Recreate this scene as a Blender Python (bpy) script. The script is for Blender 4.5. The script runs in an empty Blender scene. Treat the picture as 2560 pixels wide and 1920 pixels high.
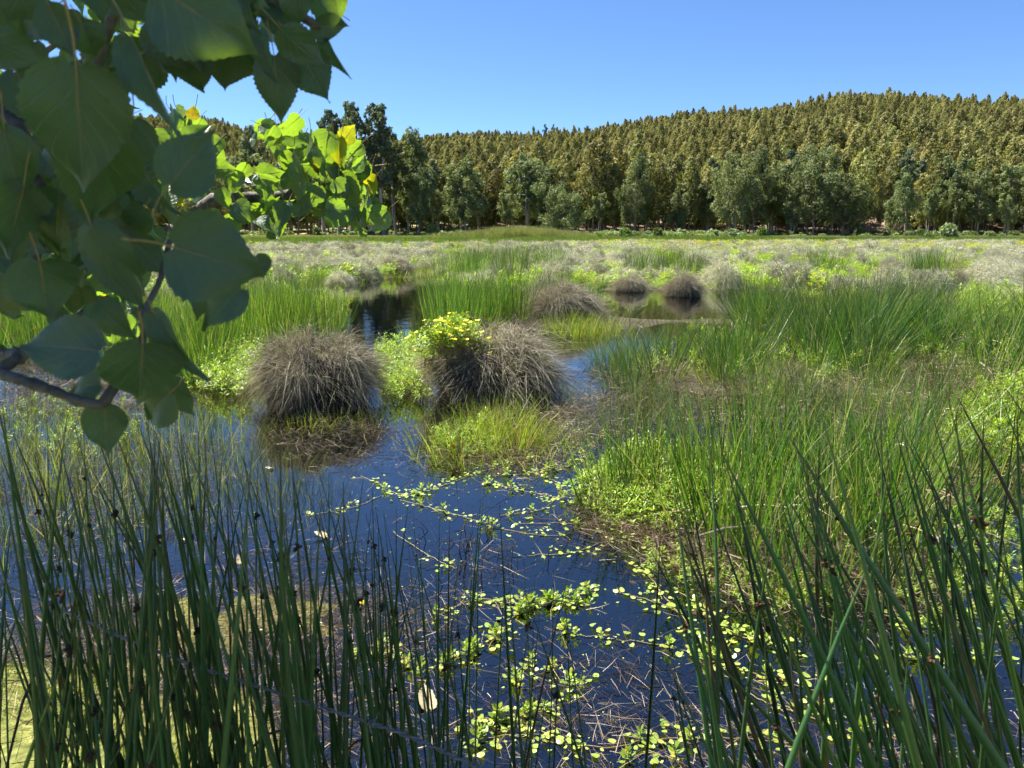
import bpy, math
import numpy as np
from mathutils import Matrix, Vector

R = math.radians
rng = np.random.default_rng(7)
scene = bpy.context.scene
COL = scene.collection

# ------------------------------------------------------------------ camera, sky, sun, exposure
EYE = np.array([0.0, 0.0, 2.1])
FPX = 1922.0                      # focal length in pixels of a 2560 px wide frame
PITCH = math.atan((960 - 572) / FPX)
SUN_AZ, SUN_EL = R(-55), R(59)    # azimuth from +Y (negative = to the left of the view)
SUN = np.array([math.cos(SUN_EL) * math.sin(SUN_AZ), math.cos(SUN_EL) * math.cos(SUN_AZ), math.sin(SUN_EL)])

cam_d = bpy.data.cameras.new("camera")
cam_d.sensor_width = 36.0
cam_d.lens = 36.0 * FPX / 2560.0
cam_d.clip_start, cam_d.clip_end = 0.05, 6000
cam_d.dof.use_dof = True
cam_d.dof.focus_distance = 8.0
cam_d.dof.aperture_fstop = 11.0
cam = bpy.data.objects.new("camera", cam_d)
cam.location = EYE
cam.rotation_euler = (R(90) - PITCH, 0, 0)
COL.objects.link(cam)
scene.camera = cam

world = bpy.data.worlds.new("World")
scene.world = world
world.use_nodes = True
wn = world.node_tree.nodes
wl = world.node_tree.links
wn.clear()
w_out = wn.new("ShaderNodeOutputWorld")
w_bg = wn.new("ShaderNodeBackground")
w_sky = wn.new("ShaderNodeTexSky")
w_sky.sky_type = 'NISHITA'
w_sky.sun_disc = False
w_sky.sun_elevation = SUN_EL
w_sky.sun_rotation = SUN_AZ
w_sky.altitude = 200
w_sky.air_density = 0.7
w_sky.dust_density = 0.0
w_sky.ozone_density = 10.0
w_bg.inputs[1].default_value = 0.060
wl.new(w_sky.outputs[0], w_bg.inputs[0])
wl.new(w_bg.outputs[0], w_out.inputs[0])

sun_d = bpy.data.lights.new("sun", 'SUN')
sun_d.energy = 5.0
sun_d.angle = R(0.53)
sun_d.color = (1.0, 0.955, 0.87)
sun_o = bpy.data.objects.new("sun", sun_d)
sun_o.rotation_euler = Vector(-SUN).to_track_quat('-Z', 'Y').to_euler()
sun_o.location = (-30, 30, 60)
COL.objects.link(sun_o)

scene.view_settings.view_transform = 'Standard'
scene.view_settings.look = 'None'
scene.view_settings.exposure = 1.78
scene.view_settings.gamma = 1.0
scene.render.engine = 'CYCLES'
scene.cycles.use_denoising = True
scene.cycles.max_bounces = 5
scene.cycles.use_light_tree = False
scene.cycles.use_adaptive_sampling = True
scene.cycles.adaptive_threshold = 0.02
scene.cycles.diffuse_bounces = 2
scene.cycles.glossy_bounces = 2
scene.cycles.transmission_bounces = 2
scene.cycles.transparent_max_bounces = 8
scene.cycles.caustics_reflective = False
scene.cycles.caustics_refractive = False
scene.cycles.sample_clamp_indirect = 6.0

# ------------------------------------------------------------------ projection helpers (pixels of a 2560 x 1920 frame <-> the place)
CP, SP = math.cos(PITCH), math.sin(PITCH)

def ray(px, py):
    """direction, scaled to one metre ahead along +Y"""
    u, v = (px - 1280) / FPX, (960 - py) / FPX
    d = np.array([u, CP + v * SP, -SP + v * CP])
    return d / d[1]

def at(px, py, Y):
    return EYE + ray(px, py) * Y

def on_z(px, py, z=0.0):
    d = ray(px, py)
    return EYE + d * ((z - EYE[2]) / d[2])

def project(P):
    P = np.asarray(P, float) - EYE
    dep = P[..., 1] * CP - P[..., 2] * SP
    up = P[..., 1] * SP + P[..., 2] * CP
    dep = np.where(dep < 1e-3, 1e-3, dep)
    return np.stack([1280 + FPX * P[..., 0] / dep, 960 - FPX * up / dep], -1)

def in_poly(p, poly):
    x, y = p[..., 0], p[..., 1]
    inside = np.zeros(x.shape, bool)
    n = len(poly)
    for i in range(n):
        x1, y1 = poly[i]
        x2, y2 = poly[(i + 1) % n]
        c = ((y1 > y) != (y2 > y))
        with np.errstate(divide='ignore', invalid='ignore'):
            xi = (x2 - x1) * (y - y1) / ((y2 - y1) if y2 != y1 else 1e-9) + x1
        inside ^= c & (x < xi)
    return inside

def smooth(a, b, x):
    t = np.clip((x - a) / (b - a), 0, 1)
    return t * t * (3 - 2 * t)

def wav(x, y, s, seed=0):
    """cheap smooth noise in -1..1"""
    r = np.random.default_rng(100 + seed)
    out = 0
    for k in range(5):
        a = r.uniform(0, 2 * math.pi)
        f = s * r.uniform(0.6, 1.7)
        out = out + np.sin((x * math.cos(a) + y * math.sin(a)) * f + r.uniform(0, 6.28))
    return out / 2.6

# ------------------------------------------------------------------ mesh helpers
def mesh_np(name, V, faces, mats, attrs=None, face_mat=None, smooth_shade=False, uv=None):
    """faces: list of (n,k) int arrays; face_mat: list of material index per array"""
    me = bpy.data.meshes.new(name)
    V = np.asarray(V, np.float32)
    me.vertices.add(len(V))
    me.vertices.foreach_set("co", V.ravel())
    loops, starts, mi, off = [], [], [], 0
    for i, f in enumerate(faces):
        f = np.asarray(f, np.int32)
        if len(f) == 0:
            continue
        n, k = f.shape
        loops.append(f.ravel())
        starts.append(off + np.arange(n, dtype=np.int32) * k)
        fm = face_mat[i] if face_mat is not None else 0
        mi.append(np.full(n, fm, np.int32) if np.isscalar(fm) else np.asarray(fm, np.int32))
        off += n * k
    loops = np.concatenate(loops); starts = np.concatenate(starts); mi = np.concatenate(mi)
    me.loops.add(len(loops))
    me.loops.foreach_set("vertex_index", loops)
    me.polygons.add(len(starts))
    me.polygons.foreach_set("loop_start", starts)
    me.polygons.foreach_set("material_index", mi)
    if smooth_shade:
        me.polygons.foreach_set("use_smooth", np.ones(len(starts), bool))
    for m in mats:
        me.materials.append(m)
    if uv is not None:
        l = me.uv_layers.new(name="UVMap")
        l.data.foreach_set("uv", np.asarray(uv, np.float32)[loops].ravel())
    for k, a in (attrs or {}).items():
        at_ = me.attributes.new(k, 'FLOAT', 'POINT')
        at_.data.foreach_set("value", np.asarray(a, np.float32))
    me.update()
    me.validate()
    return me

class Geo:
    """collects pieces and joins them into one mesh"""
    def __init__(self):
        self.V, self.F, self.M, self.A, self.n = [], [], [], {}, 0
    def add(self, V, F, mat=0, **attrs):
        V = np.asarray(V, float)
        self.V.append(V)
        for f in (F if isinstance(F, list) else [F]):
            self.F.append(np.asarray(f) + self.n); self.M.append(mat)
        for k in ('rnd', 't'):
            self.A.setdefault(k, []).append(np.broadcast_to(np.asarray(attrs.get(k, 0.5), float), (len(V),)).copy())
        self.n += len(V)
        return self
    def mesh(self, name, mats, smooth_shade=False):
        return mesh_np(name, np.concatenate(self.V), self.F, mats,
                       {k: np.concatenate(v) for k, v in self.A.items()}, self.M, smooth_shade)

def norm(a):
    return a / np.maximum(np.linalg.norm(a, axis=-1, keepdims=True), 1e-9)

def ribbons(base, d, L, bend, w, segs, r, taper=1.0, side=None):
    """N tapering blades: base (N,3), d (N,3) unit, L (N), bend (N,3) displacement at the tip, w (N)"""
    N = len(base)
    t = np.linspace(0, 1, segs + 1)[None, :, None]
    P = base[:, None] + d[:, None] * (L[:, None, None] * t) + bend[:, None] * t ** 2
    if side is None:
        a = r.uniform(0, 2 * math.pi, N)
        h = np.stack([np.cos(a), np.sin(a), np.zeros(N)], -1)
        side = norm(np.cross(d, h) + h * 0.3)
    ww = (w[:, None, None] * np.clip(1 - t ** 2.2 * taper, 0.06, 1)) * 0.5
    V = np.stack([P - side[:, None] * ww, P + side[:, None] * ww], 2).reshape(-1, 3)
    k = (segs + 1) * 2
    i0 = (np.arange(N) * k)[:, None] + (np.arange(segs) * 2)[None]
    i0 = i0.ravel()
    F = np.stack([i0, i0 + 1, i0 + 3, i0 + 2], -1)
    rnd = np.repeat(r.uniform(0, 1, N), k)
    tt = np.tile(np.repeat(np.linspace(0, 1, segs + 1), 2), N)
    return V, F, rnd, tt

def tubes(P, rad, sides=5, cap=True):
    """one swept tube along the points P (n,3) with radii rad (n)"""
    P = np.asarray(P, float); rad = np.asarray(rad, float)
    n = len(P)
    T = norm(np.gradient(P, axis=0))
    ref = np.array([0, 0, 1.0]) if abs(T[0][2]) < 0.8 else np.array([1.0, 0, 0])
    V = []
    a = np.arange(sides) * 2 * math.pi / sides
    for i in range(n):
        X = norm(np.cross(T[i], ref)); Y = np.cross(T[i], X)
        ref = np.cross(X, T[i])
        V.append(P[i] + rad[i] * (np.cos(a)[:, None] * X + np.sin(a)[:, None] * Y))
    V = np.concatenate(V)
    j = np.arange(sides)
    F = []
    for i in range(n - 1):
        F.append(np.stack([i * sides + j, i * sides + (j + 1) % sides, (i + 1) * sides + (j + 1) % sides, (i + 1) * sides + j], -1))
    return V, np.concatenate(F)

def spline(pts, n):
    """smooth curve (Catmull-Rom) through pts with n samples"""
    P = np.asarray(pts, float)
    P = np.concatenate([[2 * P[0] - P[1]], P, [2 * P[-1] - P[-2]]])
    u = np.linspace(0, len(P) - 3 - 1e-6, n)
    i = u.astype(int); t = (u - i)[:, None]
    a, b, c, d = P[i], P[i + 1], P[i + 2], P[i + 3]
    return 0.5 * (2 * b + (c - a) * t + (2 * a - 5 * b + 4 * c - d) * t ** 2 + (3 * b - 3 * c + d - a) * t ** 3)

def cards(C, n, L, W, axis):
    """N pointed leaf rhombs: centre C, unit normal n, unit axis direction, length L, width W"""
    ax = norm(axis - n * np.sum(axis * n, -1, keepdims=True))
    sd = np.cross(n, ax)
    V = np.stack([C - ax * L[:, None] * .5, C + sd * W[:, None] * .5 - ax * L[:, None] * .08,
                  C + ax * L[:, None] * .5, C - sd * W[:, None] * .5 - ax * L[:, None] * .08], 1).reshape(-1, 3)
    F = np.arange(len(C) * 4).reshape(-1, 4)
    return V, F

def rdir(r, n):
    return norm(r.normal(size=(n, 3)))

COUNT = ("first second third fourth fifth sixth seventh eighth ninth tenth eleventh twelfth thirteenth fourteenth fifteenth sixteenth seventeenth eighteenth nineteenth twentieth "
         "twenty-first twenty-second twenty-third twenty-fourth twenty-fifth twenty-sixth twenty-seventh twenty-eighth twenty-ninth thirtieth "
         "thirty-first thirty-second thirty-third thirty-fourth thirty-fifth thirty-sixth thirty-seventh thirty-eighth thirty-ninth fortieth forty-first forty-second forty-third forty-fourth forty-fifth forty-sixth").split()

# ------------------------------------------------------------------ object helpers
def tag(o, label=None, cat=None, group=None, kind=None):
    if label: o["label"] = label
    if cat: o["category"] = cat
    if group: o["group"] = group
    if kind: o["kind"] = kind
    return o

def obj(name, me, loc=(0, 0, 0), rz=0.0, sc=(1, 1, 1), parent=None, kind=None):
    o = bpy.data.objects.new(name, me)
    o.location = loc
    o.rotation_euler = (0, 0, rz)
    o.scale = (sc, sc, sc) if np.isscalar(sc) else sc
    o.parent = parent
    if kind: o["kind"] = kind
    COL.objects.link(o)
    return o

def empty(name, loc, rz=0.0, sc=1.0):
    o = obj(name, None, loc, rz, sc)
    o.empty_display_size = 0.1
    return o

def gn_scatter(name, pts, rotz, sc, idx, sources, tilt=None, label=None, cat=None):
    """ONE uncountable mass: meshes spread on points with geometry nodes"""
    me = bpy.data.meshes.new(name)
    pts = np.asarray(pts, np.float32)
    N = len(pts)
    me.vertices.add(N)
    me.vertices.foreach_set("co", pts.ravel())
    rot = np.zeros((N, 3), np.float32); rot[:, 2] = rotz
    if tilt is not None: rot[:, :2] = tilt
    sc = np.asarray(sc, np.float32)
    if sc.ndim == 1: sc = np.repeat(sc[:, None], 3, 1)
    a = me.attributes.new("rot", 'FLOAT_VECTOR', 'POINT'); a.data.foreach_set("vector", rot.ravel())
    a = me.attributes.new("scl", 'FLOAT_VECTOR', 'POINT'); a.data.foreach_set("vector", np.ascontiguousarray(sc).ravel())
    a = me.attributes.new("idx", 'INT', 'POINT'); a.data.foreach_set("value", np.asarray(idx, np.int32))
    c = bpy.data.collections.new(name + "_source")
    for i, m in enumerate(sources):
        c.objects.link(bpy.data.objects.new(f"{name}_source_{i:02d}", m))
    ng = bpy.data.node_groups.new(name + "_nodes", 'GeometryNodeTree')
    ng.interface.new_socket("Geometry", in_out='INPUT', socket_type='NodeSocketGeometry')
    ng.interface.new_socket("Geometry", in_out='OUTPUT', socket_type='NodeSocketGeometry')
    gi = ng.nodes.new('NodeGroupInput'); go = ng.nodes.new('NodeGroupOutput')
    ci = ng.nodes.new('GeometryNodeCollectionInfo')
    ci.inputs['Collection'].default_value = c
    ci.inputs['Separate Children'].default_value = True
    ci.inputs['Reset Children'].default_value = True
    ip = ng.nodes.new('GeometryNodeInstanceOnPoints')
    ip.inputs['Pick Instance'].default_value = True
    def named(nm, t):
        n = ng.nodes.new('GeometryNodeInputNamedAttribute'); n.data_type = t
        n.inputs['Name'].default_value = nm
        return [s for s in n.outputs if s.enabled and s.name == 'Attribute'][0]
    L = ng.links.new
    L(gi.outputs[0], ip.inputs['Points']); L(ci.outputs[0], ip.inputs['Instance'])
    L(named("idx", 'INT'), ip.inputs['Instance Index'])
    L(named("rot", 'FLOAT_VECTOR'), ip.inputs['Rotation'])
    L(named("scl", 'FLOAT_VECTOR'), ip.inputs['Scale'])
    L(ip.outputs[0], go.inputs[0])
    o = obj(name, me)
    md = o.modifiers.new("scatter", 'NODES'); md.node_group = ng
    tag(o, label, cat, kind='stuff')
    return o

# ------------------------------------------------------------------ materials
class NT:
    def __init__(self, name):
        self.m = bpy.data.materials.new(name); self.m.use_nodes = True
        self.t = self.m.node_tree; self.t.nodes.clear()
        self.out = self.t.nodes.new('ShaderNodeOutputMaterial')
    def n(self, typ, ins=None, **kw):
        nd = self.t.nodes.new(typ)
        for k, v in kw.items(): setattr(nd, k, v)
        for k, v in (ins or {}).items():
            s = nd.inputs[k]
            if isinstance(v, bpy.types.NodeSocket): self.t.links.new(v, s)
            else: s.default_value = v
        return nd
    def link(self, a, b): self.t.links.new(a, b)
    def ramp(self, fac, stops):
        nd = self.n('ShaderNodeValToRGB', {0: fac})
        e = nd.color_ramp.elements
        while len(e) < len(stops): e.new(0.5)
        for el, (p, c) in zip(e, stops):
            el.position = p; el.color = (*c, 1) if len(c) == 3 else c
        return nd.outputs[0]
    def math(self, op, a, b=0.0, c=0.0):
        nd = self.n('ShaderNodeMath', {0: a, 1: b, 2: c}, operation=op)
        return nd.outputs[0]
    def mix(self, fac, a, b, mode='MIX'):
        nd = self.n('ShaderNodeMix', data_type='RGBA', blend_type=mode)
        for s, v in ((nd.inputs[0], fac), (nd.inputs[6], a), (nd.inputs[7], b)):
            if isinstance(v, bpy.types.NodeSocket): self.t.links.new(v, s)
            else: s.default_value = (*v, 1) if hasattr(v, '__len__') and len(v) == 3 else v
        return nd.outputs[2]
    def attr(self, nm):
        return self.n('ShaderNodeAttribute', attribute_name=nm).outputs['Fac']

def veg(name, stops, along=None, tr=0.35, tr_gain=(1.5, 1.7, 0.5), rough=0.5, spec=0.35, vary=0.35, rnd_attr='rnd'):
    """leaf / blade surface: colour by the random value of each blade, wear along its length, per-plant variation, light shining through"""
    T = NT(name)
    col = T.ramp(T.attr(rnd_attr), stops)
    if along:
        lo, hi, c, amt = along
        f = T.n('ShaderNodeMapRange', {0: T.attr('t'), 1: lo, 2: hi, 3: 0.0, 4: amt}).outputs[0]
        col = T.mix(f, col, c)
    oi = T.n('ShaderNodeObjectInfo').outputs['Random']
    v = T.n('ShaderNodeMapRange', {0: oi, 1: 0.0, 2: 1.0, 3: 1 - vary, 4: 1 + vary}).outputs[0]
    hs = T.n('ShaderNodeHueSaturation', {'Hue': T.n('ShaderNodeMapRange', {0: T.math('FRACT', T.math('MULTIPLY', oi, 7.3)), 3: 0.5 - vary * .04, 4: 0.5 + vary * .04}).outputs[0],
                                         'Saturation': 1.0, 'Value': v, 'Color': col})
    col = hs.outputs[0]
    p = T.n('ShaderNodeBsdfPrincipled', {'Base Color': col, 'Roughness': rough, 'Specular IOR Level': spec})
    sh = p.outputs[0]
    if tr > 0:
        tc = T.mix(1.0, col, tr_gain, 'MULTIPLY')
        tl = T.n('ShaderNodeBsdfTranslucent', {'Color': tc})
        ms = T.n('ShaderNodeMixShader', {0: tr, 1: sh, 2: tl.outputs[0]})
        sh = ms.outputs[0]
    T.link(sh, T.out.inputs[0])
    return T.m

def plain(name, c1, c2, scale=8.0, rough=0.8, bump=0.0, spec=0.2, detail=6.0, stretch=None):
    T = NT(name)
    co = T.n('ShaderNodeTexCoord').outputs['Object']
    if stretch:
        co = T.n('ShaderNodeMapping', {0: co, 'Scale': stretch}).outputs[0]
    nz = T.n('ShaderNodeTexNoise', {'Vector': co, 'Scale': scale, 'Detail': detail, 'Roughness': 0.65})
    col = T.ramp(nz.outputs[0], [(0.32, c1), (0.68, c2)])
    p = T.n('ShaderNodeBsdfPrincipled', {'Base Color': col, 'Roughness': rough, 'Specular IOR Level': spec})
    if bump:
        b = T.n('ShaderNodeBump', {'Strength': bump, 'Distance': 0.02, 'Height': nz.outputs[0]})
        T.link(b.outputs[0], p.inputs['Normal'])
    T.link(p.outputs[0], T.out.inputs[0])
    return T.m

M_rush = veg("rush_green", [(0, (0.022, 0.062, 0.010)), (0.4, (0.052, 0.115, 0.016)), (0.75, (0.105, 0.18, 0.026)), (0.92, (0.20, 0.21, 0.06)), (1, (0.36, 0.32, 0.18))],
             along=(0.8, 1.0, (0.20, 0.19, 0.07), 0.4), tr=0.38, rough=0.38, spec=0.5, vary=0.42)
M_rush_shade = veg("rush_deep_green", [(0, (0.03, 0.085, 0.028)), (0.6, (0.052, 0.13, 0.038)), (0.9, (0.08, 0.15, 0.035)), (1, (0.18, 0.14, 0.05))],
                   along=(0.9, 1.0, (0.12, 0.08, 0.03), 0.7), tr=0.3, rough=0.36, spec=0.5, vary=0.3)
M_rush_olive = veg("rush_olive", [(0, (0.035, 0.065, 0.012)), (0.5, (0.08, 0.12, 0.022)), (0.8, (0.14, 0.155, 0.042)), (1, (0.34, 0.29, 0.16))],
                   along=(0.7, 1.0, (0.25, 0.20, 0.09), 0.5), tr=0.35, rough=0.4, spec=0.45, vary=0.42)
M_sedge = veg("sedge_green", [(0, (0.09, 0.13, 0.02)), (0.5, (0.13, 0.19, 0.025)), (0.85, (0.22, 0.22, 0.05)), (1, (0.36, 0.29, 0.14))], tr=0.42, rough=0.45)
M_tuss = veg("tussock_straw", [(0, (0.07, 0.057, 0.043)), (0.3, (0.18, 0.155, 0.115)), (0.6, (0.33, 0.295, 0.22)), (0.8, (0.47, 0.43, 0.33)), (0.88, (0.20, 0.22, 0.08)), (1, (0.14, 0.20, 0.05))],
              along=(0.6, 1.0, (0.58, 0.53, 0.42), 0.35), tr=0.26, tr_gain=(1.2, 1.1, 0.85), rough=0.6, spec=0.25, vary=0.18)
M_mound = plain("tussock_core", (0.012, 0.009, 0.006), (0.035, 0.026, 0.018), 14, 0.95, 0.6)
M_leafy = veg("primrose_leaf", [(0, (0.13, 0.22, 0.02)), (0.6, (0.21, 0.33, 0.035)), (0.9, (0.32, 0.40, 0.05)), (1, (0.42, 0.36, 0.06))], tr=0.45, tr_gain=(1.3, 1.4, 0.4), rough=0.42, spec=0.45, vary=0.22)
M_float = veg("floating_leaf", [(0, (0.17, 0.27, 0.04)), (0.6, (0.30, 0.38, 0.07)), (0.9, (0.42, 0.44, 0.10)), (1, (0.5, 0.36, 0.12))], tr=0.22, rough=0.3, spec=0.5, vary=0.28, tr_gain=(1.1, 1.2, 0.5))
M_stem = plain("primrose_runner", (0.26, 0.15, 0.07), (0.30, 0.28, 0.09), 30, 0.5)
M_petal = plain("primrose_petal", (0.75, 0.55, 0.02), (0.8, 0.65, 0.03), 20, 0.5)
M_straw = veg("dead_straw", [(0, (0.10, 0.07, 0.045)), (0.5, (0.26, 0.19, 0.12)), (0.85, (0.42, 0.33, 0.22)), (1, (0.58, 0.5, 0.38))], tr=0.1, tr_gain=(1, .9, .7), rough=0.6, vary=0.25)
M_darkstem = plain("dead_stem", (0.018, 0.013, 0.01), (0.05, 0.035, 0.022), 40, 0.6)
M_seed = plain("rush_seed_head", (0.025, 0.014, 0.008), (0.08, 0.045, 0.02), 60, 0.8)
M_euc = veg("eucalyptus_leaf", [(0, (0.08, 0.11, 0.055)), (0.5, (0.14, 0.175, 0.085)), (0.85, (0.205, 0.235, 0.115)), (1, (0.28, 0.28, 0.15))], tr=0.34, tr_gain=(1.3, 1.3, .5), rough=0.6, spec=0.15, vary=0.22)
M_euc_dark = veg("eucalyptus_leaf_blue", [(0, (0.075, 0.105, 0.07)), (0.5, (0.125, 0.16, 0.10)), (1, (0.21, 0.235, 0.14))], tr=0.3, tr_gain=(1.2, 1.3, .6), rough=0.6, spec=0.15, vary=0.2)
M_plant = veg("plantation_leaf", [(0, (0.095, 0.125, 0.05)), (0.5, (0.155, 0.18, 0.07)), (1, (0.22, 0.22, 0.09))], along=(0.5, 1.0, (0.34, 0.29, 0.10), 0.38),
              tr=0.34, tr_gain=(1.3, 1.2, .5), rough=0.65, spec=0.12, vary=0.42)
M_bark = plain("eucalyptus_bark", (0.10, 0.085, 0.07), (0.34, 0.30, 0.25), 1.2, 0.8, 0.3, stretch=(1, 1, 0.25))
M_bush = veg("bush_leaf", [(0, (0.05, 0.085, 0.03)), (0.5, (0.10, 0.15, 0.045)), (1, (0.19, 0.22, 0.08))], tr=0.35, rough=0.5, vary=0.35)
M_gbush = veg("bramble_leaf", [(0, (0.10, 0.14, 0.075)), (0.5, (0.17, 0.22, 0.12)), (1, (0.28, 0.31, 0.18))], tr=0.3, rough=0.5, vary=0.3)
M_hay = veg("meadow_grass", [(0, (0.15, 0.17, 0.045)), (0.5, (0.27, 0.26, 0.10)), (1, (0.46, 0.40, 0.21))], tr=0.35, tr_gain=(1.2, 1.2, .7), rough=0.6, vary=0.25)
M_reed = veg("pale_reed", [(0, (0.10, 0.13, 0.05)), (0.5, (0.18, 0.19, 0.09)), (1, (0.33, 0.29, 0.17))], tr=0.3, rough=0.5, vary=0.2)
M_pbark = plain("poplar_bark", (0.05, 0.042, 0.035), (0.17, 0.15, 0.125), 45, 0.75, 0.5)
M_wire = plain("galvanised_wire", (0.09, 0.08, 0.075), (0.22, 0.21, 0.21), 80, 0.45, 0.2, 0.6)
M_roof = plain("grey_roof_sheet", (0.28, 0.28, 0.30), (0.36, 0.36, 0.38), 2, 0.6)
M_wallw = plain("pale_house_wall", (0.6, 0.58, 0.54), (0.7, 0.68, 0.64), 2, 0.8)
M_dead = plain("withered_leaf", (0.26, 0.22, 0.13), (0.42, 0.36, 0.23), 25, 0.6)
M_yellow = plain("yellow_leaf", (0.72, 0.42, 0.02), (0.82, 0.60, 0.03), 25, 0.5)

def poplar_material():
    T = NT("poplar_leaf")
    uvs = T.n('ShaderNodeSeparateXYZ', {0: T.n('ShaderNodeUVMap', uv_map="UVMap").outputs[0]})
    au = T.math('ABSOLUTE', uvs.outputs[0])
    mid = T.n('ShaderNodeMapRange', {0: au, 1: 0.015, 2: 0.05, 3: 1.0, 4: 0.0}).outputs[0]
    s = T.math('SUBTRACT', T.math('MULTIPLY', uvs.outputs[1], 5.6), T.math('MULTIPLY', T.math('POWER', au, 0.8), 2.4))
    s = T.math('ABSOLUTE', T.math('SUBTRACT', T.math('FRACT', s), 0.5))
    sv = T.n('ShaderNodeMapRange', {0: s, 1: 0.02, 2: 0.075, 3: 0.75, 4: 0.0}).outputs[0]
    vein = T.math('MAXIMUM', mid, sv)
    oi = T.n('ShaderNodeObjectInfo')
    co = T.n('ShaderNodeTexCoord').outputs['Object']
    nz = T.n('ShaderNodeTexNoise', {'Vector': co, 'Scale': 3.5, 'Detail': 8.0, 'Roughness': 0.7, 'Distortion': 0.3})
    base = T.ramp(nz.outputs[0], [(0.3, (0.034, 0.07, 0.048)), (0.6, (0.054, 0.10, 0.066)), (0.78, (0.08, 0.13, 0.072))])
    base = T.mix(T.math('MULTIPLY', vein, 0.75), base, (0.17, 0.21, 0.12))
    rv = T.n('ShaderNodeMapRange', {0: oi.outputs['Random'], 3: 0.75, 4: 1.3}).outputs[0]
    base = T.n('ShaderNodeHueSaturation', {'Value': rv, 'Color': base}).outputs[0]
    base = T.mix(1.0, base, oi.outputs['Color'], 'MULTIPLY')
    spots = T.ramp(T.n('ShaderNodeTexNoise', {'Vector': co, 'Scale': 9.0, 'Detail': 3.0}).outputs[0], [(0.64, (1, 1, 1)), (0.70, (0.75, 0.55, 0.30))])
    base = T.mix(1.0, base, spots, 'MULTIPLY')
    bmp = T.n('ShaderNodeBump', {'Strength': 0.35, 'Distance': 0.01, 'Height': T.math('SUBTRACT', nz.outputs[0], T.math('MULTIPLY', vein, 0.9))})
    p = T.n('ShaderNodeBsdfPrincipled', {'Base Color': base, 'Roughness': 0.36, 'Specular IOR Level': 0.6, 'Normal': bmp.outputs[0]})
    tc = T.mix(vein, (0.36, 0.58, 0.025), (0.25, 0.42, 0.03))
    tc = T.mix(1.0, tc, oi.outputs['Color'], 'MULTIPLY')
    tl = T.n('ShaderNodeBsdfTranslucent', {'Color': tc, 'Normal': bmp.outputs[0]})
    ms = T.n('ShaderNodeMixShader', {0: 0.34, 1: p.outputs[0], 2: tl.outputs[0]})
    T.link(ms.outputs[0], T.out.inputs[0])
    return T.m
M_pop = poplar_material()
M_petiole = plain("poplar_petiole", (0.26, 0.16, 0.06), (0.34, 0.26, 0.10), 30, 0.5)

def ground_material():
    T = NT("wet_ground")
    pos = T.n('ShaderNodeNewGeometry').outputs['Position']
    n1 = T.n('ShaderNodeTexNoise', {'Vector': pos, 'Scale': 3.0, 'Detail': 9.0, 'Roughness': 0.7})
    n2 = T.n('ShaderNodeTexNoise', {'Vector': pos, 'Scale': 0.35, 'Detail': 6.0})
    n3 = T.n('ShaderNodeTexNoise', {'Vector': pos, 'Scale': 22.0, 'Detail': 5.0})
    mud = T.ramp(n1.outputs[0], [(0.3, (0.018, 0.014, 0.009)), (0.55, (0.05, 0.04, 0.024)), (0.75, (0.085, 0.075, 0.04))])
    moss = T.ramp(n3.outputs[0], [(0.3, (0.05, 0.06, 0.012)), (0.55, (0.15, 0.16, 0.035)), (0.75, (0.28, 0.26, 0.09))])
    mead = T.ramp(n2.outputs[0], [(0.3, (0.14, 0.17, 0.04)), (0.55, (0.26, 0.25, 0.09)), (0.75, (0.38, 0.33, 0.16))])
    soil = T.ramp(n2.outputs[0], [(0.3, (0.09, 0.06, 0.04)), (0.6, (0.22, 0.15, 0.11)), (0.8, (0.34, 0.26, 0.20))])
    c = T.mix(T.attr('moss'), mud, moss)
    c = T.mix(T.attr('meadow'), c, mead)
    c = T.mix(T.attr('soil'), c, soil)
    b = T.n('ShaderNodeBump', {'Strength': 0.7, 'Distance': 0.03, 'Height': n3.outputs[0]})
    p = T.n('ShaderNodeBsdfPrincipled', {'Base Color': c, 'Roughness': 0.85, 'Specular IOR Level': 0.2, 'Normal': b.outputs[0]})
    T.link(p.outputs[0], T.out.inputs[0])
    return T.m
M_ground = ground_material()

def water_material():
    T = NT("still_pond_water")
    pos = T.n('ShaderNodeNewGeometry').outputs['Position']
    n1 = T.n('ShaderNodeTexNoise', {'Vector': pos, 'Scale': 1.6, 'Detail': 3.0})
    n2 = T.n('ShaderNodeTexNoise', {'Vector': pos, 'Scale': 14.0, 'Detail': 2.0})
    h = T.math('ADD', n1.outputs[0], T.math('MULTIPLY', n2.outputs[0], 0.12))
    b = T.n('ShaderNodeBump', {'Strength': 0.10, 'Distance': 0.05, 'Height': h})
    fr = T.n('ShaderNodeFresnel', {'IOR': 2.2, 'Normal': b.outputs[0]})
    gl = T.n('ShaderNodeBsdfGlossy', {'Color': (1, 1, 1, 1), 'Roughness': 0.025, 'Normal': b.outputs[0]})
    tr = T.n('ShaderNodeBsdfTransparent', {'Color': (0.32, 0.30, 0.24, 1)})
    ms = T.n('ShaderNodeMixShader', {0: fr.outputs[0], 1: tr.outputs[0], 2: gl.outputs[0]})
    T.link(ms.outputs[0], T.out.inputs[0])
    return T.m
M_water = water_material()

# ------------------------------------------------------------------ the lie of the land
def S(px, py=560):
    d = ray(px, py); return d[0]
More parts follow.
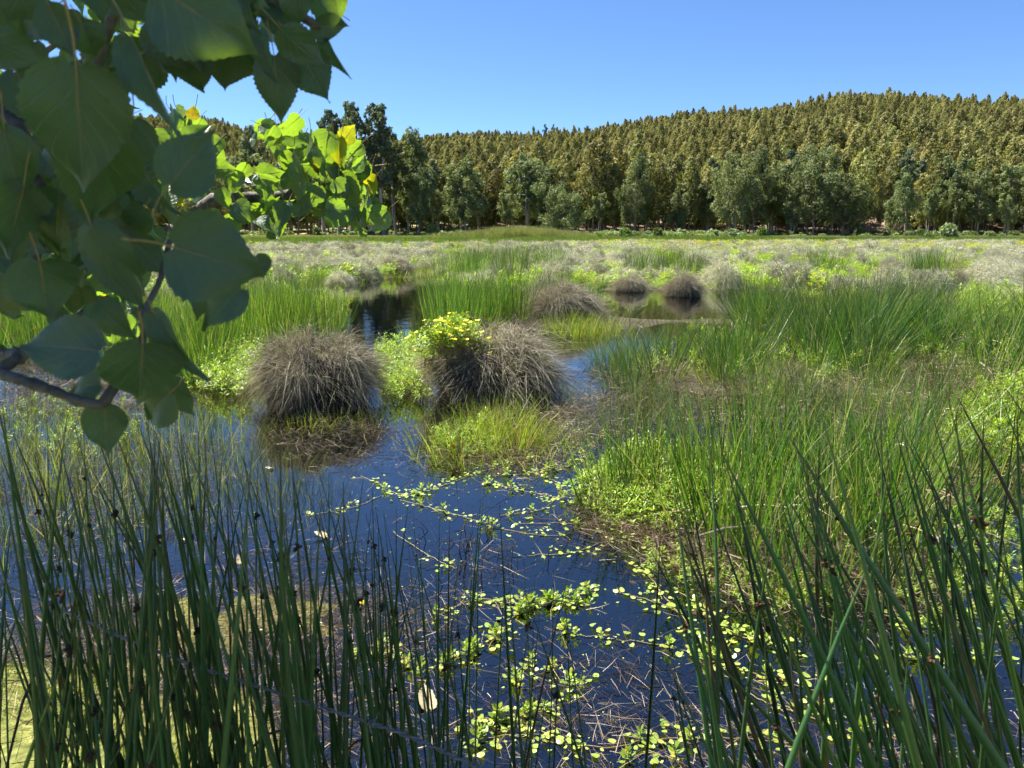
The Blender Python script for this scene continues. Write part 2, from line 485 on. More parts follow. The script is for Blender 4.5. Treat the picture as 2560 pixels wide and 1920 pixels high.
# skyline of the wooded hill: pixel x, pixel y of the tree tops, distance of the ridge
SKY = [(-400, 300, 640), (300, 285, 680), (520, 300, 700), (600, 318, 680), (700, 338, 640), (800, 350, 600), (960, 350, 560), (1070, 345, 540), (1150, 338, 530),
       (1300, 330, 520), (1500, 318, 510), (1600, 302, 505), (1700, 284, 500), (1900, 262, 490), (2100, 241, 480), (2250, 236, 475), (2400, 240, 470), (2560, 246, 465),
       (3000, 290, 450)]
SK_s = np.array([S(a, b) for a, b, c in SKY])
SK_R = np.array([c for a, b, c in SKY], float)
SK_z = np.array([(EYE + ray(a, b) * c)[2] - 11.0 for a, b, c in SKY])

def hill_base(s):
    return np.interp(s, [-0.6, -0.35, -0.1, 0.1, 0.4, 0.8], [215, 215, 205, 195, 185, 180])

ISLES = []   # (x, y, rx, ry, height): humps of mud that carry plants
def isle(px, py, rx, ry, h=0.22):
    p = on_z(px, py); ISLES.append((p[0], p[1], rx, ry, h))
isle(800, 985, 0.70, 0.45, .22); isle(1235, 985, 0.9, 0.7, .25); isle(1410, 800, 0.95, 0.8)
isle(1290, 1090, 0.75, 0.75, .24); isle(1000, 960, 0.4, 0.7, .22)
isle(1700, 1290, 0.9, 0.75, .27); isle(2050, 1400, 0.9, 0.75, .26); isle(1900, 1230, 1.0, 0.8, .24); isle(2350, 1230, 0.9, 1.0, .22)
isle(600, 930, 0.8, 0.8, .22); isle(620, 830, 2.0, 2.2, .24); isle(1170, 810, 1.2, 2.0, .24)
isle(1700, 960, 1.2, 1.0, .22); isle(2050, 960, 2.0, 1.4, .24); isle(2450, 1000, 1.6, 2.4, .24); isle(2100, 860, 2.2, 2.2, .24); isle(1800, 900, 1.6, 1.4, .22)
isle(1570, 1040, 0.4, 0.6, .18)
POOLS = []
def pool(px, py, rx, ry, dpt=0.3):
    p = on_z(px, py); POOLS.append((p[0], p[1], rx, ry, dpt))
pool(965, 735, 1.9, 8.0, .36); pool(955, 800, 1.35, 3.4, .4); pool(945, 870, 0.8, 1.8, .3); pool(1640, 755, 4.2, 3.6, .4); pool(2300, 785, 3.8, 2.6, .4)
pool(1470, 960, 0.8, 3.2, .2); pool(1760, 1035, 0.9, 0.7, .26); pool(2010, 1060, 0.7, 0.5, .2); pool(250, 820, 2.5, 3.0)

def ground_z(x, y):
    x = np.asarray(x, float); y = np.asarray(y, float)
    s = x / np.maximum(y, 1.0)
    # marsh: shallow near, mostly choked with plants farther off
    z = -0.24 + 0.03 * wav(x, y, 2.2, 1)
    z = z + smooth(12, 19, y) * (0.27 + 0.04 * wav(x, y, 0.5, 2))
    z = z + smooth(-1.8, -3.6, x) * smooth(7, 4, y) * 0.12
    for (cx, cy, rx, ry, h) in ISLES:
        z = z + h * np.exp(-(((x - cx) / rx) ** 2 + ((y - cy) / ry) ** 2) ** 1.6)
    for (cx, cy, rx, ry, h) in POOLS:
        z = z - h * np.exp(-(((x - cx) / rx) ** 2 + ((y - cy) / ry) ** 2) ** 1.6)
    z = np.clip(z, -0.34, 0.09) 
    # bank on which the photographer stands, with a mossy shelf
    yb = y + 0.16 * wav(x, y, 1.6, 3) + .10 * wav(x, y, 6, 13) - 0.9 * smooth(-0.3, -1.4, x)
    bank = 0.52 - 0.82 * smooth(1.0, 3.0, yb)
    z = np.maximum(z, bank)
    shelf = 0.004 + 0.022 * wav(x, y, 7, 4) + 0.018 * wav(x, y, 17, 14)
    k = np.exp(-(((x + 1.45 + .25 * wav(x, y, 3, 15)) / 1.1) ** 2 + ((y - 3.7 + .2 * wav(x, y, 2.5, 16)) / 0.75) ** 2))
    z = z + (np.maximum(z, shelf) - z) * np.minimum(1, k * 1.5)
    # meadow rising behind the marsh, then the hill
    z = z + smooth(112, 175, y) * 0.45
    B = hill_base(s)
    Rr = np.interp(s, SK_s, SK_R); Zr = np.interp(s, SK_s, SK_z)
    t = (y - B) / (Rr - B)
    tc = np.clip(t, 0, 1)
    f = 1.22 * tc - 0.22 * tc ** 2
    hz = (Zr - 1.4) * f - np.maximum(t - 1, 0) * 40
    return z + np.where(t > 0, hz + 1.0 * smooth(0, 0.05, t) * wav(x, y, 0.05, 5), 0)

# ------------------------------------------------------------------ ground and water
NR, NC = 430, 250
O = np.array([0.0, -9.0])
rad = 5.5 * np.exp(np.linspace(0, math.log(960 / 5.5), NR))
ang = np.linspace(-R(74), R(74), NC)
gx = O[0] + rad[:, None] * np.sin(ang)[None]
gy = O[1] + rad[:, None] * np.cos(ang)[None]
gz = ground_z(gx, gy)
V = np.stack([gx, gy, gz], -1).reshape(-1, 3)
i, j = np.meshgrid(np.arange(NR - 1), np.arange(NC - 1), indexing='ij')
a = (i * NC + j).ravel()
F = np.stack([a, a + 1, a + NC + 1, a + NC], -1)[:, ::-1]
ss = V[:, 0] / np.maximum(V[:, 1], 1)
moss = np.clip(smooth(-0.02, 0.03, V[:, 2]) * smooth(4.6, 4.0, V[:, 1]) + 0.12 * smooth(15, 22, V[:, 1]), 0, 1)
meadow = smooth(85, 118, V[:, 1] + 6 * wav(V[:, 0], V[:, 1], .06, 8))
soil = smooth(-4, 8, V[:, 1] - hill_base(ss)) * np.where(ss > -0.05, 1.0, 0.35)
me = mesh_np("ground", V, [F], [M_ground], dict(moss=moss, meadow=meadow, soil=soil), smooth_shade=True)
g = obj("ground", me); tag(g, kind='structure')

wx = np.linspace(-95, 105, 3); wy = np.array([0.9, 30, 128.0])
V = np.array([[x, y, 0.0] for y in wy for x in wx])
F = np.array([[r_ * 3 + c, r_ * 3 + c + 1, (r_ + 1) * 3 + c + 1, (r_ + 1) * 3 + c] for r_ in range(2) for c in range(2)])
water = obj("pond_water", mesh_np("pond_water", V, [F], [M_water])); tag(water, kind='structure')

# ------------------------------------------------------------------ trees on and below the hill
def euc_meshes(name, seed, H, W, lo, npuff, per, lsize, leaf_mat, kind='tall', stems=1):
    """a eucalyptus: trunk mesh with limbs, crown mesh of hanging leaf sprays in uneven puffs"""
    r = np.random.default_rng(seed)
    G = Geo(); C = Geo()
    def prof(h):
        u = (h - lo) / (1 - lo)
        if kind == 'round':
            return np.sqrt(np.clip(1 - (2 * u - 0.85) ** 2 / 1.4, 0.05, 1))
        return float(np.interp(u, [0, .12, .38, .68, .88, 1], [.30, .66, 1.0, .88, .55, .16]))
    axes = []
    for q in range(stems):
        off = np.array([r.uniform(-.5, .5), r.uniform(-.5, .5), 0]) * (W * 0.25 if stems > 1 else 0)
        pts = [off, off * 1.4 + [r.normal(0, .02) * H, r.normal(0, .02) * H, .35 * H], off * 1.8 + [r.normal(0, .03) * H, r.normal(0, .03) * H, .7 * H], off * 2 + [r.normal(0, .03) * H, r.normal(0, .03) * H, .96 * H]]
        sp = spline(pts, 14)
        rr = 0.016 * H * (1 - np.linspace(0, 1, 14) * 0.92) * (1.0 if stems == 1 else .75)
        rr[0] *= 1.35
        V, F = tubes(sp, rr, 7); G.add(V, F)
        axes.append(sp)
    cents, rads = [], []
    nl = max(10, npuff // 8)
    for k in range(nl):
        h = lo + (1 - lo) * (.10 + .84 * (k + r.uniform(0, 1)) / nl)
        sp = axes[r.integers(stems)]
        base = np.array([np.interp(h * H, sp[:, 2], sp[:, 0]), np.interp(h * H, sp[:, 2], sp[:, 1]), h * H])
        a = k * 2.4 + r.normal(0, .5); q = prof(h) * W * .5 * r.uniform(.1, .62 if W < 10 else .78)
        lc = base + [q * math.cos(a), q * math.sin(a), 0]
        lr = W * (r.uniform(.15, .23) if W < 10 else r.uniform(.11, .19)) * (.6 + .5 * prof(h))
        st = base - [0, 0, min(q * 1.1 + .02 * H, 0.14 * H)]
        V, F = tubes(spline([st, (st + lc) / 2 + [0, 0, -.05 * q], lc], 5), np.linspace(0.0062, .0014, 5) * H, 5)
        G.add(V, F)
        for m in range(npuff // nl):
            d = rdir(r, 1)[0]; d[2] = d[2] * .9 + .15
            c = lc + d * lr * r.uniform(.45, 1.05) * np.array([1, 1, 1.25])
            cents.append(c); rads.append(W * r.uniform(.05, .10))
            if r.uniform() < .35:
                V, F = tubes(np.array([lc - [0, 0, lr * .5], c]), [.0016 * H, .0006 * H], 4); G.add(V, F)
    for c, pr in zip(cents, rads):
        n = int(per * .62 * (pr / (W * .075)) ** 1.6) + 6
        d = rdir(r, n); rr = r.uniform(0.25, 1, n) ** 0.6 * pr
        P = c + d * rr[:, None] * [1, 1, 1.15] - np.stack([0 * rr, 0 * rr, 0.25 * rr * r.uniform(0, 1, n)], -1)
        ax = norm(np.array([0, 0, -.8]) + r.normal(size=(n, 3)))
        nn = norm(rdir(r, n) * .75 + d * 1.0 + [0, 0, .25])
        L = lsize * r.uniform(0.6, 1.35, n)
        V, F = cards(P, nn, L, L * r.uniform(0.32, 0.55, n), ax)
        C.add(V, F, rnd=np.repeat(r.uniform(0, 1, n) * 0.7 + 0.3 * r.uniform(), 4), t=np.clip(V[:, 2] / H, 0, 1))
    return G.mesh(name + "_trunk", [M_bark], True), C.mesh(name + "_crown", [leaf_mat])

EUC = {
    'tall_a': euc_meshes('tall_a', 11, 27, 8.5, .28, 92, 95, .62, M_euc_dark),
    'tall_b': euc_meshes('tall_b', 12, 27, 7.2, .30, 84, 95, .62, M_euc_dark),
    'tall_c': euc_meshes('tall_c', 13, 25, 9.6, .26, 98, 95, .62, M_euc_dark),
    'broad_a': euc_meshes('broad_a', 14, 20, 14.5, .14, 150, 100, .60, M_euc),
    'broad_b': euc_meshes('broad_b', 15, 21, 15.5, .16, 160, 100, .60, M_euc, stems=2),
    'broad_c': euc_meshes('broad_c', 16, 18, 12.5, .18, 130, 95, .58, M_euc),
    'round_a': euc_meshes('round_a', 17, 14, 16, .10, 110, 110, .58, M_euc, 'round', stems=3),
    'open_a': euc_meshes('open_a', 18, 17, 10.0, .32, 84, 85, .55, M_euc),
    'open_b': euc_meshes('open_b', 19, 18, 9.0, .36, 78, 85, .55, M_euc, stems=2),
}
def plantation_mesh(seed, H, W):
    """young plantation tree: pointed egg-shaped crown of small sprays on a straight stem"""
    r = np.random.default_rng(seed)
    G = Geo()
    V, F = tubes(spline([[0, 0, -1.0], [r.normal(0, .1), r.normal(0, .1), H * .5], [0, 0, H * .95]], 6), np.linspace(.16, .02, 6), 5)
    G.add(V, F, 1)
    lo = .22
    wob = r.uniform(.75, 1.25, 8)
    for k in range(40):
        u = ((k + r.uniform()) / 40) ** .85
        q = W * .5 * np.interp(u, [0, .12, .3, .55, .8, .93, 1], [.6, .92, 1, .9, .6, .34, .06])
        a = k * 2.4 + r.normal(0, .4); q2 = q * r.uniform(.3, .9) * wob[int((a % 6.283) / 6.283 * 8) % 8]
        c = np.array([q2 * math.cos(a), q2 * math.sin(a), (lo + (1 - lo) * u) * H])
        n = 52
        d = rdir(r, n); pr = .20 * W * (.35 + .75 * q / (W * .5))
        P = c + d * (r.uniform(.3, 1, n) ** .6 * pr)[:, None] * [1, 1, 1.15]
        axis_out = norm((P - [0, 0, (lo + (1 - lo) * u) * H]) * [1, 1, 0] + [1e-6, 0, 0])
        nn = norm(d * .9 + axis_out * .6 + rdir(r, n) * .55 + [0, 0, .2])
        L = .46 * r.uniform(.6, 1.3, n)
        V, F = cards(P, nn, L, L * r.uniform(.45, .7, n), norm(r.normal(size=(n, 3)) + [0, 0, -.5]))
        G.add(V, F, 0, rnd=np.repeat(np.clip(r.uniform(0, 1, n) * .7 + .3 * r.uniform(), 0, 1), 4), t=np.clip(V[:, 2] / H, 0, 1))
    return G.mesh("plantation_tree", [M_plant, M_bark])
PLANT = [plantation_mesh(30 + k, h, w) for k, (h, w) in enumerate([(13.5, 5.2), (14.8, 5.4), (11.6, 5.4), (12.8, 6.2), (15.6, 5.0), (13.0, 4.6), (14.0, 6.0)])]

# edge trees one can tell apart: pixel x of the trunk, pixel y of the top, distance, kind, width factor, label
EDGE = [
    (598, 372, 178, 'open_a', 1.5, "brown-tinged bushy eucalyptus glimpsed between the poplar leaves"),
    (632, 312, 186, 'tall_c', 1.0, "dark eucalyptus whose top rises above the far hill beside the poplar leaves"),
    (690, 400, 176, 'open_b', 1.2, "thin-stemmed eucalyptus half hidden behind the sunlit poplar branch"),
    (745, 405, 176, 'open_a', 1.1, "bare-stemmed eucalyptus behind the sunlit poplar branch, next to the tall group"),
    (812, 292, 168, 'tall_b', 1.0, "lowest and first of the six tall dark eucalyptuses against the sky"),
    (848, 272, 168, 'tall_b', .95, "second tall dark eucalyptus of the group of six above the poplar branch"),
    (879, 250, 170, 'tall_a', .9, "slender twin-topped tall eucalyptus, third in the dark group of six"),
    (902, 256, 166, 'tall_b', .8, "narrow tall eucalyptus wedged in the middle of the dark group of six"),
    (931, 264, 168, 'tall_c', .85, "fifth tall dark eucalyptus of the group of six"),
    (962, 253, 165, 'tall_a', 1.15, "tallest broad-topped eucalyptus closing the dark group of six"),
    (1005, 330, 172, 'open_b', 1.2, "shorter open eucalyptus leaning beside the dark tall group"),
    (1047, 312, 174, 'open_a', .8, "slim eucalyptus with a small tufted top showing above the ridge"),
    (1050, 415, 168, 'broad_c', .8, "brownish eucalyptus with long clean trunk at the meadow edge"),
    (1098, 470, 178, 'open_b', .9, "low thin eucalyptus between the brownish tree and the tall green one"),
    (1165, 382, 166, 'broad_c', 1.0, "green pointed eucalyptus with straight grey trunk behind the pale reed bed"),
    (1270, 480, 176, 'open_a', 1.2, "small yellowish eucalyptus just before the big round tree"),
    (1403, 450, 158, 'round_a', 1.0, "big round grey-green eucalyptus with its crown down to the meadow"),
    (1490, 480, 172, 'open_b', 1.2, "yellow-topped eucalyptus peeping over the shoulder of the round tree"),
    (1588, 378, 172, 'broad_a', .8, "tall leafy eucalyptus standing alone after the round tree"),
    (1690, 470, 174, 'broad_c', .9, "medium eucalyptus in the dark row between two taller leafy ones"),
    (1765, 455, 176, 'open_a', 1.3, "slightly bronzed eucalyptus in front of the shaded plantation foot"),
    (1845, 372, 162, 'broad_b', .85, "big pale leafy eucalyptus on two bare legs at the meadow"),
    (1885, 356, 164, 'broad_a', .75, "tallest leafy crown directly behind the two-legged eucalyptus"),
    (2035, 352, 160, 'broad_b', 1.05, "huge dark eucalyptus with spreading crown and thick trunk"),
    (2105, 440, 158, 'broad_c', 1.1, "dense dark eucalyptus leaning against the huge one"),
    (1985, 440, 160, 'broad_c', .8, "shorter dense eucalyptus in the shade of the huge one"),
    (2245, 428, 160, 'broad_a', .95, "leafy eucalyptus with white lower trunk past the bare soil gap"),
    (2320, 470, 166, 'open_b', 1.1, "open eucalyptus with several pale straight stems behind the round bush"),
    (2385, 420, 166, 'open_a', 1.1, "pale-stemmed eucalyptus rising behind the round bush"),
    (2442, 412, 162, 'broad_c', .9, "leafy eucalyptus with long white stems in the bright clump"),
    (2500, 410, 168, 'open_b', 1.2, "tall open eucalyptus with bright green top near the frame edge"),
    (2515, 485, 158, 'open_a', .8, "small bright green eucalyptus in front of the pale stems"),
    (2562, 430, 164, 'broad_c', .95, "eucalyptus cut off by the frame edge"),
    (2640, 420, 166, 'open_a', 1.1, None),
    (480, 380, 182, 'broad_c', 1.0, "eucalyptus mostly hidden behind the large poplar leaves"),
]
edge_xy = []
for k, (px, ty, D, kd, wf, lab) in enumerate(EDGE):
    if lab is None: continue
    p = at(px, 585, D); top = at(px, ty, D)
    gz_ = float(ground_z(p[0], p[1])) - 0.15
    H = top[2] - gz_
    tm, cm = EUC[kd]
    H0 = max(v.co[2] for v in cm.vertices)
    s = H / H0
    e = empty("eucalyptus_tree", (p[0], p[1], gz_), rng.uniform(0, 6.28), (s * wf, s * wf, s))
    tag(e, lab, "tree", "eucalyptus trees along the edge of the marsh")
    obj("trunk", tm, parent=e); obj("crown", cm, parent=e)
    edge_xy.append((p[0], p[1]))
nrow = 0
for px in np.sort(rng.uniform(520, 2620, 46)):
    D = rng.uniform(172, 192); kd = ['open_a', 'open_b', 'broad_c', 'tall_b', 'tall_c'][rng.integers(5)]
    p = at(px, 585, D)
    if any(abs(p[0] - e[0]) < 2.0 and abs(p[1] - e[1]) < 5 for e in edge_xy): continue
    if 2140 < px < 2215: continue
    tm, cm = EUC[kd]; H0 = max(v.co[2] for v in cm.vertices); H = rng.uniform(13, 20); sc = H / H0; wf = rng.uniform(.9, 1.3)
    e = empty("eucalyptus_tree", (p[0], p[1], float(ground_z(p[0], p[1])) - .15), rng.uniform(0, 6.28), (sc * wf, sc * wf, sc))
    tag(e, f"grey-green eucalyptus in the unbroken row behind the edge trees, {COUNT[nrow]} from poplar side", "tree", "second row of eucalyptuses")
    obj("trunk", tm, parent=e); obj("crown", cm, parent=e); edge_xy.append((p[0], p[1])); nrow += 1
edge_xy = np.array(edge_xy)

# plantation rows over the hill
def plantation():
    pts = []
    sx, sy = 3.0, 4.5
    for row in range(0, 165):
        y0 = 176 + row * sy
        half = 0.92 * y0
        xs = np.arange(-half, half, sx)
        x = xs + rng.uniform(-1.1, 1.1, len(xs)) + (row % 2) * sx * .5
        y = y0 + rng.uniform(-1.6, 1.6, len(xs)) + 0.12 * x * 0 + 4 * wav(x, y0 + 0 * x, .03, 6)
        pts.append(np.stack([x, y], -1))
    P = np.concatenate(pts)
    s = P[:, 0] / P[:, 1]
    B = hill_base(s); Rr = np.interp(s, SK_s, SK_R)
    ok = (P[:, 1] > B - 16 + 5 * wav(P[:, 0], P[:, 1], .08, 7)) & (P[:, 1] < Rr + 9) & (s > -0.9) & (s < 0.9)
    ok &= rng.uniform(0, 1, len(P)) > 0.035
    P = P[ok]
    # keep clear of the big edge trees' trunks and of the bare soil gap
    dd = np.min(np.hypot(P[:, None, 0] - edge_xy[None, :, 0], (P[:, None, 1] - edge_xy[None, :, 1])), 1)
    P = P[dd > 2.2]
    gap = at(2185, 560, 188)
    P = P[~((np.abs(P[:, 0] - gap[0]) < 3.0) & (P[:, 1] < 197))]
    z = ground_z(P[:, 0], P[:, 1])
    return np.column_stack([P, z])
PT = plantation()
d_ = np.hypot(PT[:, 0], PT[:, 1])
sc_ = rng.uniform(0.66, 1.2, len(PT)) * (1 + 0.16 * wav(PT[:, 0], PT[:, 1], .035, 9))
sc_ = sc_ * np.interp(PT[:, 1], [185, 215, 260, 330, 700], [1.16, 1.06, .90, .76, .70])
ridx = rng.integers(0, len(PLANT), len(PT)); rz_ = rng.uniform(0, 6.28, len(PT))
pp = project(PT + [0, 0, 6])
inview = (pp[:, 0] > 480) & (pp[:, 0] < 2600)
order = np.argsort(np.where(inview, d_, 1e6))
near = order[:280]; far = order[280:]
for k in near:
    left = pp[k, 0] < 1180
    o = obj("plantation_tree", PLANT[ridx[k]], PT[k] - [0, 0, .1], rz_[k], (sc_[k], sc_[k], sc_[k] * 1.1))
    tag(o, "slim bronze-tinged plantation eucalyptus at the foot of the " + ("far slope behind the tall dark group" if left else "big wooded slope"), "tree", "plantation trees at the foot of the hill")
gn_scatter("hillside_wood", PT[far], rz_[far], np.column_stack([sc_[far], sc_[far], sc_[far] * 1.05]), ridx[far], PLANT, label="dense bronze-green eucalyptus plantation covering the hill up to the skyline", cat="wood")

# darker odd trees on the skyline
for px, ty, w, kd, lab in [(1335, 313, 26, 'round_a', "dark round-topped tree breaking the skyline of the hill"), (1366, 309, 16, 'tall_c', "thin bronze tree on the skyline beside the dark round-topped one"),
                           (1386, 310, 18, 'tall_c', "slightly leaning narrow tree on the skyline after the dark round one"), (1243, 321, 24, 'broad_c', "bushy tree poking above the lower skyline near the roofs"),
                           (1195, 322, 34, 'broad_a', "wide dark tree on the skyline just past the roofs"), (1465, 312, 22, 'broad_c', "small twin-topped tree on the skyline where the hill starts to climb")]:
    s = S(px); D = float(np.interp(s, SK_s, SK_R)) + 2
    p = at(px, ty + 40, D); gz_ = float(ground_z(p[0], p[1]))
    H = max(at(px, ty, D)[2] - gz_, 6)
    tm, cm = EUC[kd]; H0 = max(v.co[2] for v in cm.vertices)
    wf = w * D / FPX / {'round_a': 16, 'tall_c': 8, 'broad_c': 9, 'broad_a': 10.5}[kd]
    e = empty("skyline_tree", (p[0], p[1], gz_), rng.uniform(0, 6), (wf, wf, H / H0))
    tag(e, lab, "tree", "odd trees on the skyline"); obj("trunk", tm, parent=e); obj("crown", cm, parent=e)

# roofs on the ridge
def house(px, py, wpx, D, lab):
    c = at(px, py, D); w = wpx * D / FPX; d = 7.0; base = float(ground_z(c[0], c[1])) - .5
    wh = c[2] - base
    e = empty("farm_house", (c[0], c[1], base)); tag(e, lab, "house", "houses on the ridge")
    V = np.array([[x, y, z] for z in (0, wh) for x, y in ((-w / 2, -d / 2), (w / 2, -d / 2), (w / 2, d / 2), (-w / 2, d / 2))])
    V = np.concatenate([V, [[-w / 2, 0, wh + 2.2], [w / 2, 0, wh + 2.2]]])
    F4 = np.array([[0, 1, 5, 4], [1, 2, 6, 5], [2, 3, 7, 6], [3, 0, 4, 7]]); F3 = np.array([[4, 7, 8], [5, 9, 6]])
    obj("wall", mesh_np("house_wall", V, [F4, F3], [M_wallw]), parent=e)
    o = .4
    A = np.array([[-w / 2 - o, -d / 2 - o, wh - .25], [w / 2 + o, -d / 2 - o, wh - .25], [w / 2 + o, 0, wh + 2.3], [-w / 2 - o, 0, wh + 2.3], [w / 2 + o, d / 2 + o, wh - .25], [-w / 2 - o, d / 2 + o, wh - .25]])
    A = np.concatenate([A, A + [0, 0, .18]])
    F = np.array([[0, 1, 2, 3], [3, 2, 4, 5], [6, 9, 8, 7], [9, 11, 10, 8], [0, 6, 7, 1], [4, 10, 11, 5]])
    obj("roof", mesh_np("house_roof", A, [F], [M_roof]), parent=e)
    for sx in (-.25, .25):
        V = np.array([[x, y, z] for z in (wh - 2.0, wh - .9) for x, y in ((sx * w - .6, -d / 2 - .06), (sx * w + .6, -d / 2 - .06), (sx * w + .6, -d / 2 + .05), (sx * w - .6, -d / 2 + .05))])
        obj("window", mesh_np("house_window", V, [np.array([[0, 1, 5, 4], [1, 2, 6, 5], [3, 0, 4, 7], [4, 5, 6, 7]])], [M_roof]), parent=e)
house(1042, 356, 20, 552, "small grey gabled roof on the ridge next to the slim tufted tree")
house(1078, 358, 44, 556, "long low grey roof on the ridge between the trees")

# ------------------------------------------------------------------ bushes, ferns, reeds and grass behind the marsh
def bush_mesh(seed, n, mat, lsize=.2, flat=1.0, up=0.3):
    r = np.random.default_rng(seed)
    G = Geo()
    for q in range(16):
        a = r.uniform(0, 6.28); h = r.uniform(.25, .95)
        c = np.array([math.cos(a), math.sin(a), 0]) * r.uniform(0, .75) * math.sqrt(max(0, 1 - h ** 2) + .1) * .6 + [0, 0, h * .75]
        d = rdir(r, n // 16); P = c + d * (r.uniform(.3, 1, len(d)) ** .5)[:, None] * r.uniform(.2, .34) * [1, 1, flat]
        P[:, 2] = np.abs(P[:, 2])
        L = lsize * r.uniform(.5, 1.3, len(d))
        V, F = cards(P, norm(rdir(r, len(d)) + d * .5), L, L * .5, norm(r.normal(size=(len(d), 3)) + [0, 0, up]))
        G.add(V, F, 0, rnd=np.repeat(r.uniform(0, 1, len(d)), 4), t=.5)
        V, F = tubes(spline([[0, 0, 0], c * .6, c], 4), np.linspace(.03, .008, 4), 4); G.add(V, F, 1)
    return G.mesh("bush", [mat, M_bark])
BUSH = [bush_mesh(50, 900, M_bush), bush_mesh(51, 900, M_gbush, .18), bush_mesh(52, 700, M_gbush, .22, .8), bush_mesh(53, 900, M_bush, .16)]
for px, py, D, w, h, k, lab in [
        (2372, 606, 118, 5.6, 3.3, 1, "round pale green bush at the far rim of the marsh"),
        (2316, 610, 117, 3.2, 1.9, 3, "low yellow-green bush leaning on the round pale one"),
        (1560, 598, 138, 4.2, 2.3, 0, "leafy green bush in the fern belt after the round tree"),
        (1645, 598, 138, 4.0, 2.4, 0, "bright green bush standing out of the fern belt"),
        (1500, 608, 126, 4.0, 1.7, 3, "dark low bush at the end of the pale reed bed"),
        (908, 588, 140, 3.0, 2.4, 1, "yellowish young bush before the tall dark tree group"),
        (790, 578, 160, 2.6, 2.2, 0, "small dark bush in the clearing under the thin-stemmed trees"),
        (1080, 578, 158, 4.0, 3.0, 0, "dark scrub bush at the foot of the brownish eucalyptus"),
        (1830, 600, 150, 5.0, 2.2, 1, "pale bramble bush beside the two-legged eucalyptus"),
        (1905, 592, 150, 3.6, 2.4, 0, "green bush right of the two-legged eucalyptus trunks"),
        (2150, 592, 154, 3.4, 2.4, 0, "dark bush below the bare soil gap"),
        (2300, 592, 152, 3.0, 2.0, 0, "dark green bush under the white-trunked eucalyptus"),
        (2470, 596, 150, 3.6, 1.6, 1, "low bramble by the pale-stemmed eucalyptuses"),
        (2500, 600, 128, 3.0, 1.0, 3, "low rounded bush on the far rim near the frame edge"),
        (1780, 598, 146, 4.4, 2.0, 2, "grey-green bramble mound in the fern belt"),
        (1700, 596, 150, 4.0, 2.0, 2, "grey-green bramble mound next to the bright green bush")]:
    p = at(px, py, D); z = float(ground_z(p[0], p[1]))
    o = obj("bush", BUSH[k], (p[0], p[1], z - .05), rng.uniform(0, 6), (w * .62, w * .62, h * 1.05))
    tag(o, lab, "bush", "bushes between the marsh and the trees")

# bracken and bramble belt, one mass
def belt(n, y0, y1, s0, s1):
    y = rng.uniform(y0, y1, n); s = rng.uniform(s0, s1, n); x = s * y
    return np.column_stack([x, y, ground_z(x, y) - .05])
P = np.concatenate([belt(260, 146, 176, -.10, .30), belt(150, 158, 190, -.40, -.05), belt(60, 140, 160, .1, .30), belt(120, 150, 178, .28, .70)])
gn_scatter("bracken_belt", P, rng.uniform(0, 6, len(P)), np.column_stack([rng.uniform(1.2, 2.8, len(P))] * 2 + [rng.uniform(.8, 1.7, len(P))]), rng.integers(0, 3, len(P)), BUSH[1:4],
           label="grey-green bracken and bramble belt in front of the trees", cat="bracken")

def tuft_mesh(name, seed, n, rad_, h, lean, w, mat, segs=2, hvar=.35, droop=.12):
    r = np.random.default_rng(seed)
    a = r.uniform(0, 6.28, n); q = rad_ * np.sqrt(r.uniform(0, 1, n))
    base = np.stack([q * np.cos(a), q * np.sin(a), -0.05 + 0 * q], -1)
    out = np.stack([np.cos(a), np.sin(a), 0 * a], -1)
    d = norm(np.array([0, 0, 1.0]) + out * (lean * q / rad_)[:, None] + r.normal(size=(n, 3)) * [lean * .5, lean * .5, 0])
    L = h * (1 - hvar * r.uniform(0, 1, n) ** 1.3)
    bend = (out * .5 + r.normal(size=(n, 3)) * .7) * (L * droop)[:, None]; bend[:, 2] = -np.abs(bend[:, 2]) * .5
    V, F, rn, tt = ribbons(base, d, L, bend, w * r.uniform(.6, 1.2, n), segs, r)
    return Geo().add(V, F, 0, rnd=rn, t=tt).mesh(name, [mat])
HAY = [tuft_mesh("hay_tuft", 60 + k, 90, .9, .50, .25, .03, M_hay) for k in range(3)]
P = np.concatenate([belt(5200, 122, 176, -.42, .02), belt(2600, 128, 172, .0, .25), belt(3400, 122, 172, .25, .72)])
gn_scatter("meadow_grass", P, rng.uniform(0, 6, len(P)), rng.uniform(.8, 1.5, len(P)), rng.integers(0, 3, len(P)), HAY, label="cream and green meadow grass strip beyond the marsh", cat="grass")
RUSHFAR = [tuft_mesh("rush_tuft", 64 + k, 110, .7, 1.05, .18, .022, M_rush) for k in range(3)]
P = np.concatenate([belt(1500, 88, 124, -.38, .02), belt(700, 96, 122, .0, .09), belt(620, 112, 124, .20, .34), belt(1100, 108, 122, .32, .70), belt(260, 112, 122, .08, .2)])
gn_scatter("rush_belt", P, rng.uniform(0, 6, len(P)), rng.uniform(.8, 1.25, len(P)), rng.integers(0, 3, len(P)), RUSHFAR, label="long dark green rush belt along the far rim of the marsh", cat="rushes")
REED = [tuft_mesh("reed_tuft", 68 + k, 120, .7, 2.3, .12, .028, M_reed, 3) for k in range(2)]
c = at(1300, 595, 122)
n = 380
P = np.column_stack([c[0] + rng.normal(0, 6.5, n), c[1] + rng.uniform(-6, 10, n)])
hh = np.exp(-((P[:, 0] - c[0]) / 10) ** 2) * .55 + .6
P = np.column_stack([P, ground_z(P[:, 0], P[:, 1])])
o = gn_scatter("reed_bed", P, rng.uniform(0, 6, n), hh * rng.uniform(.85, 1.1, n), rng.integers(0, 2, n), REED, label="pale grey-green reed bed bulging in front of the trees", cat="reeds")

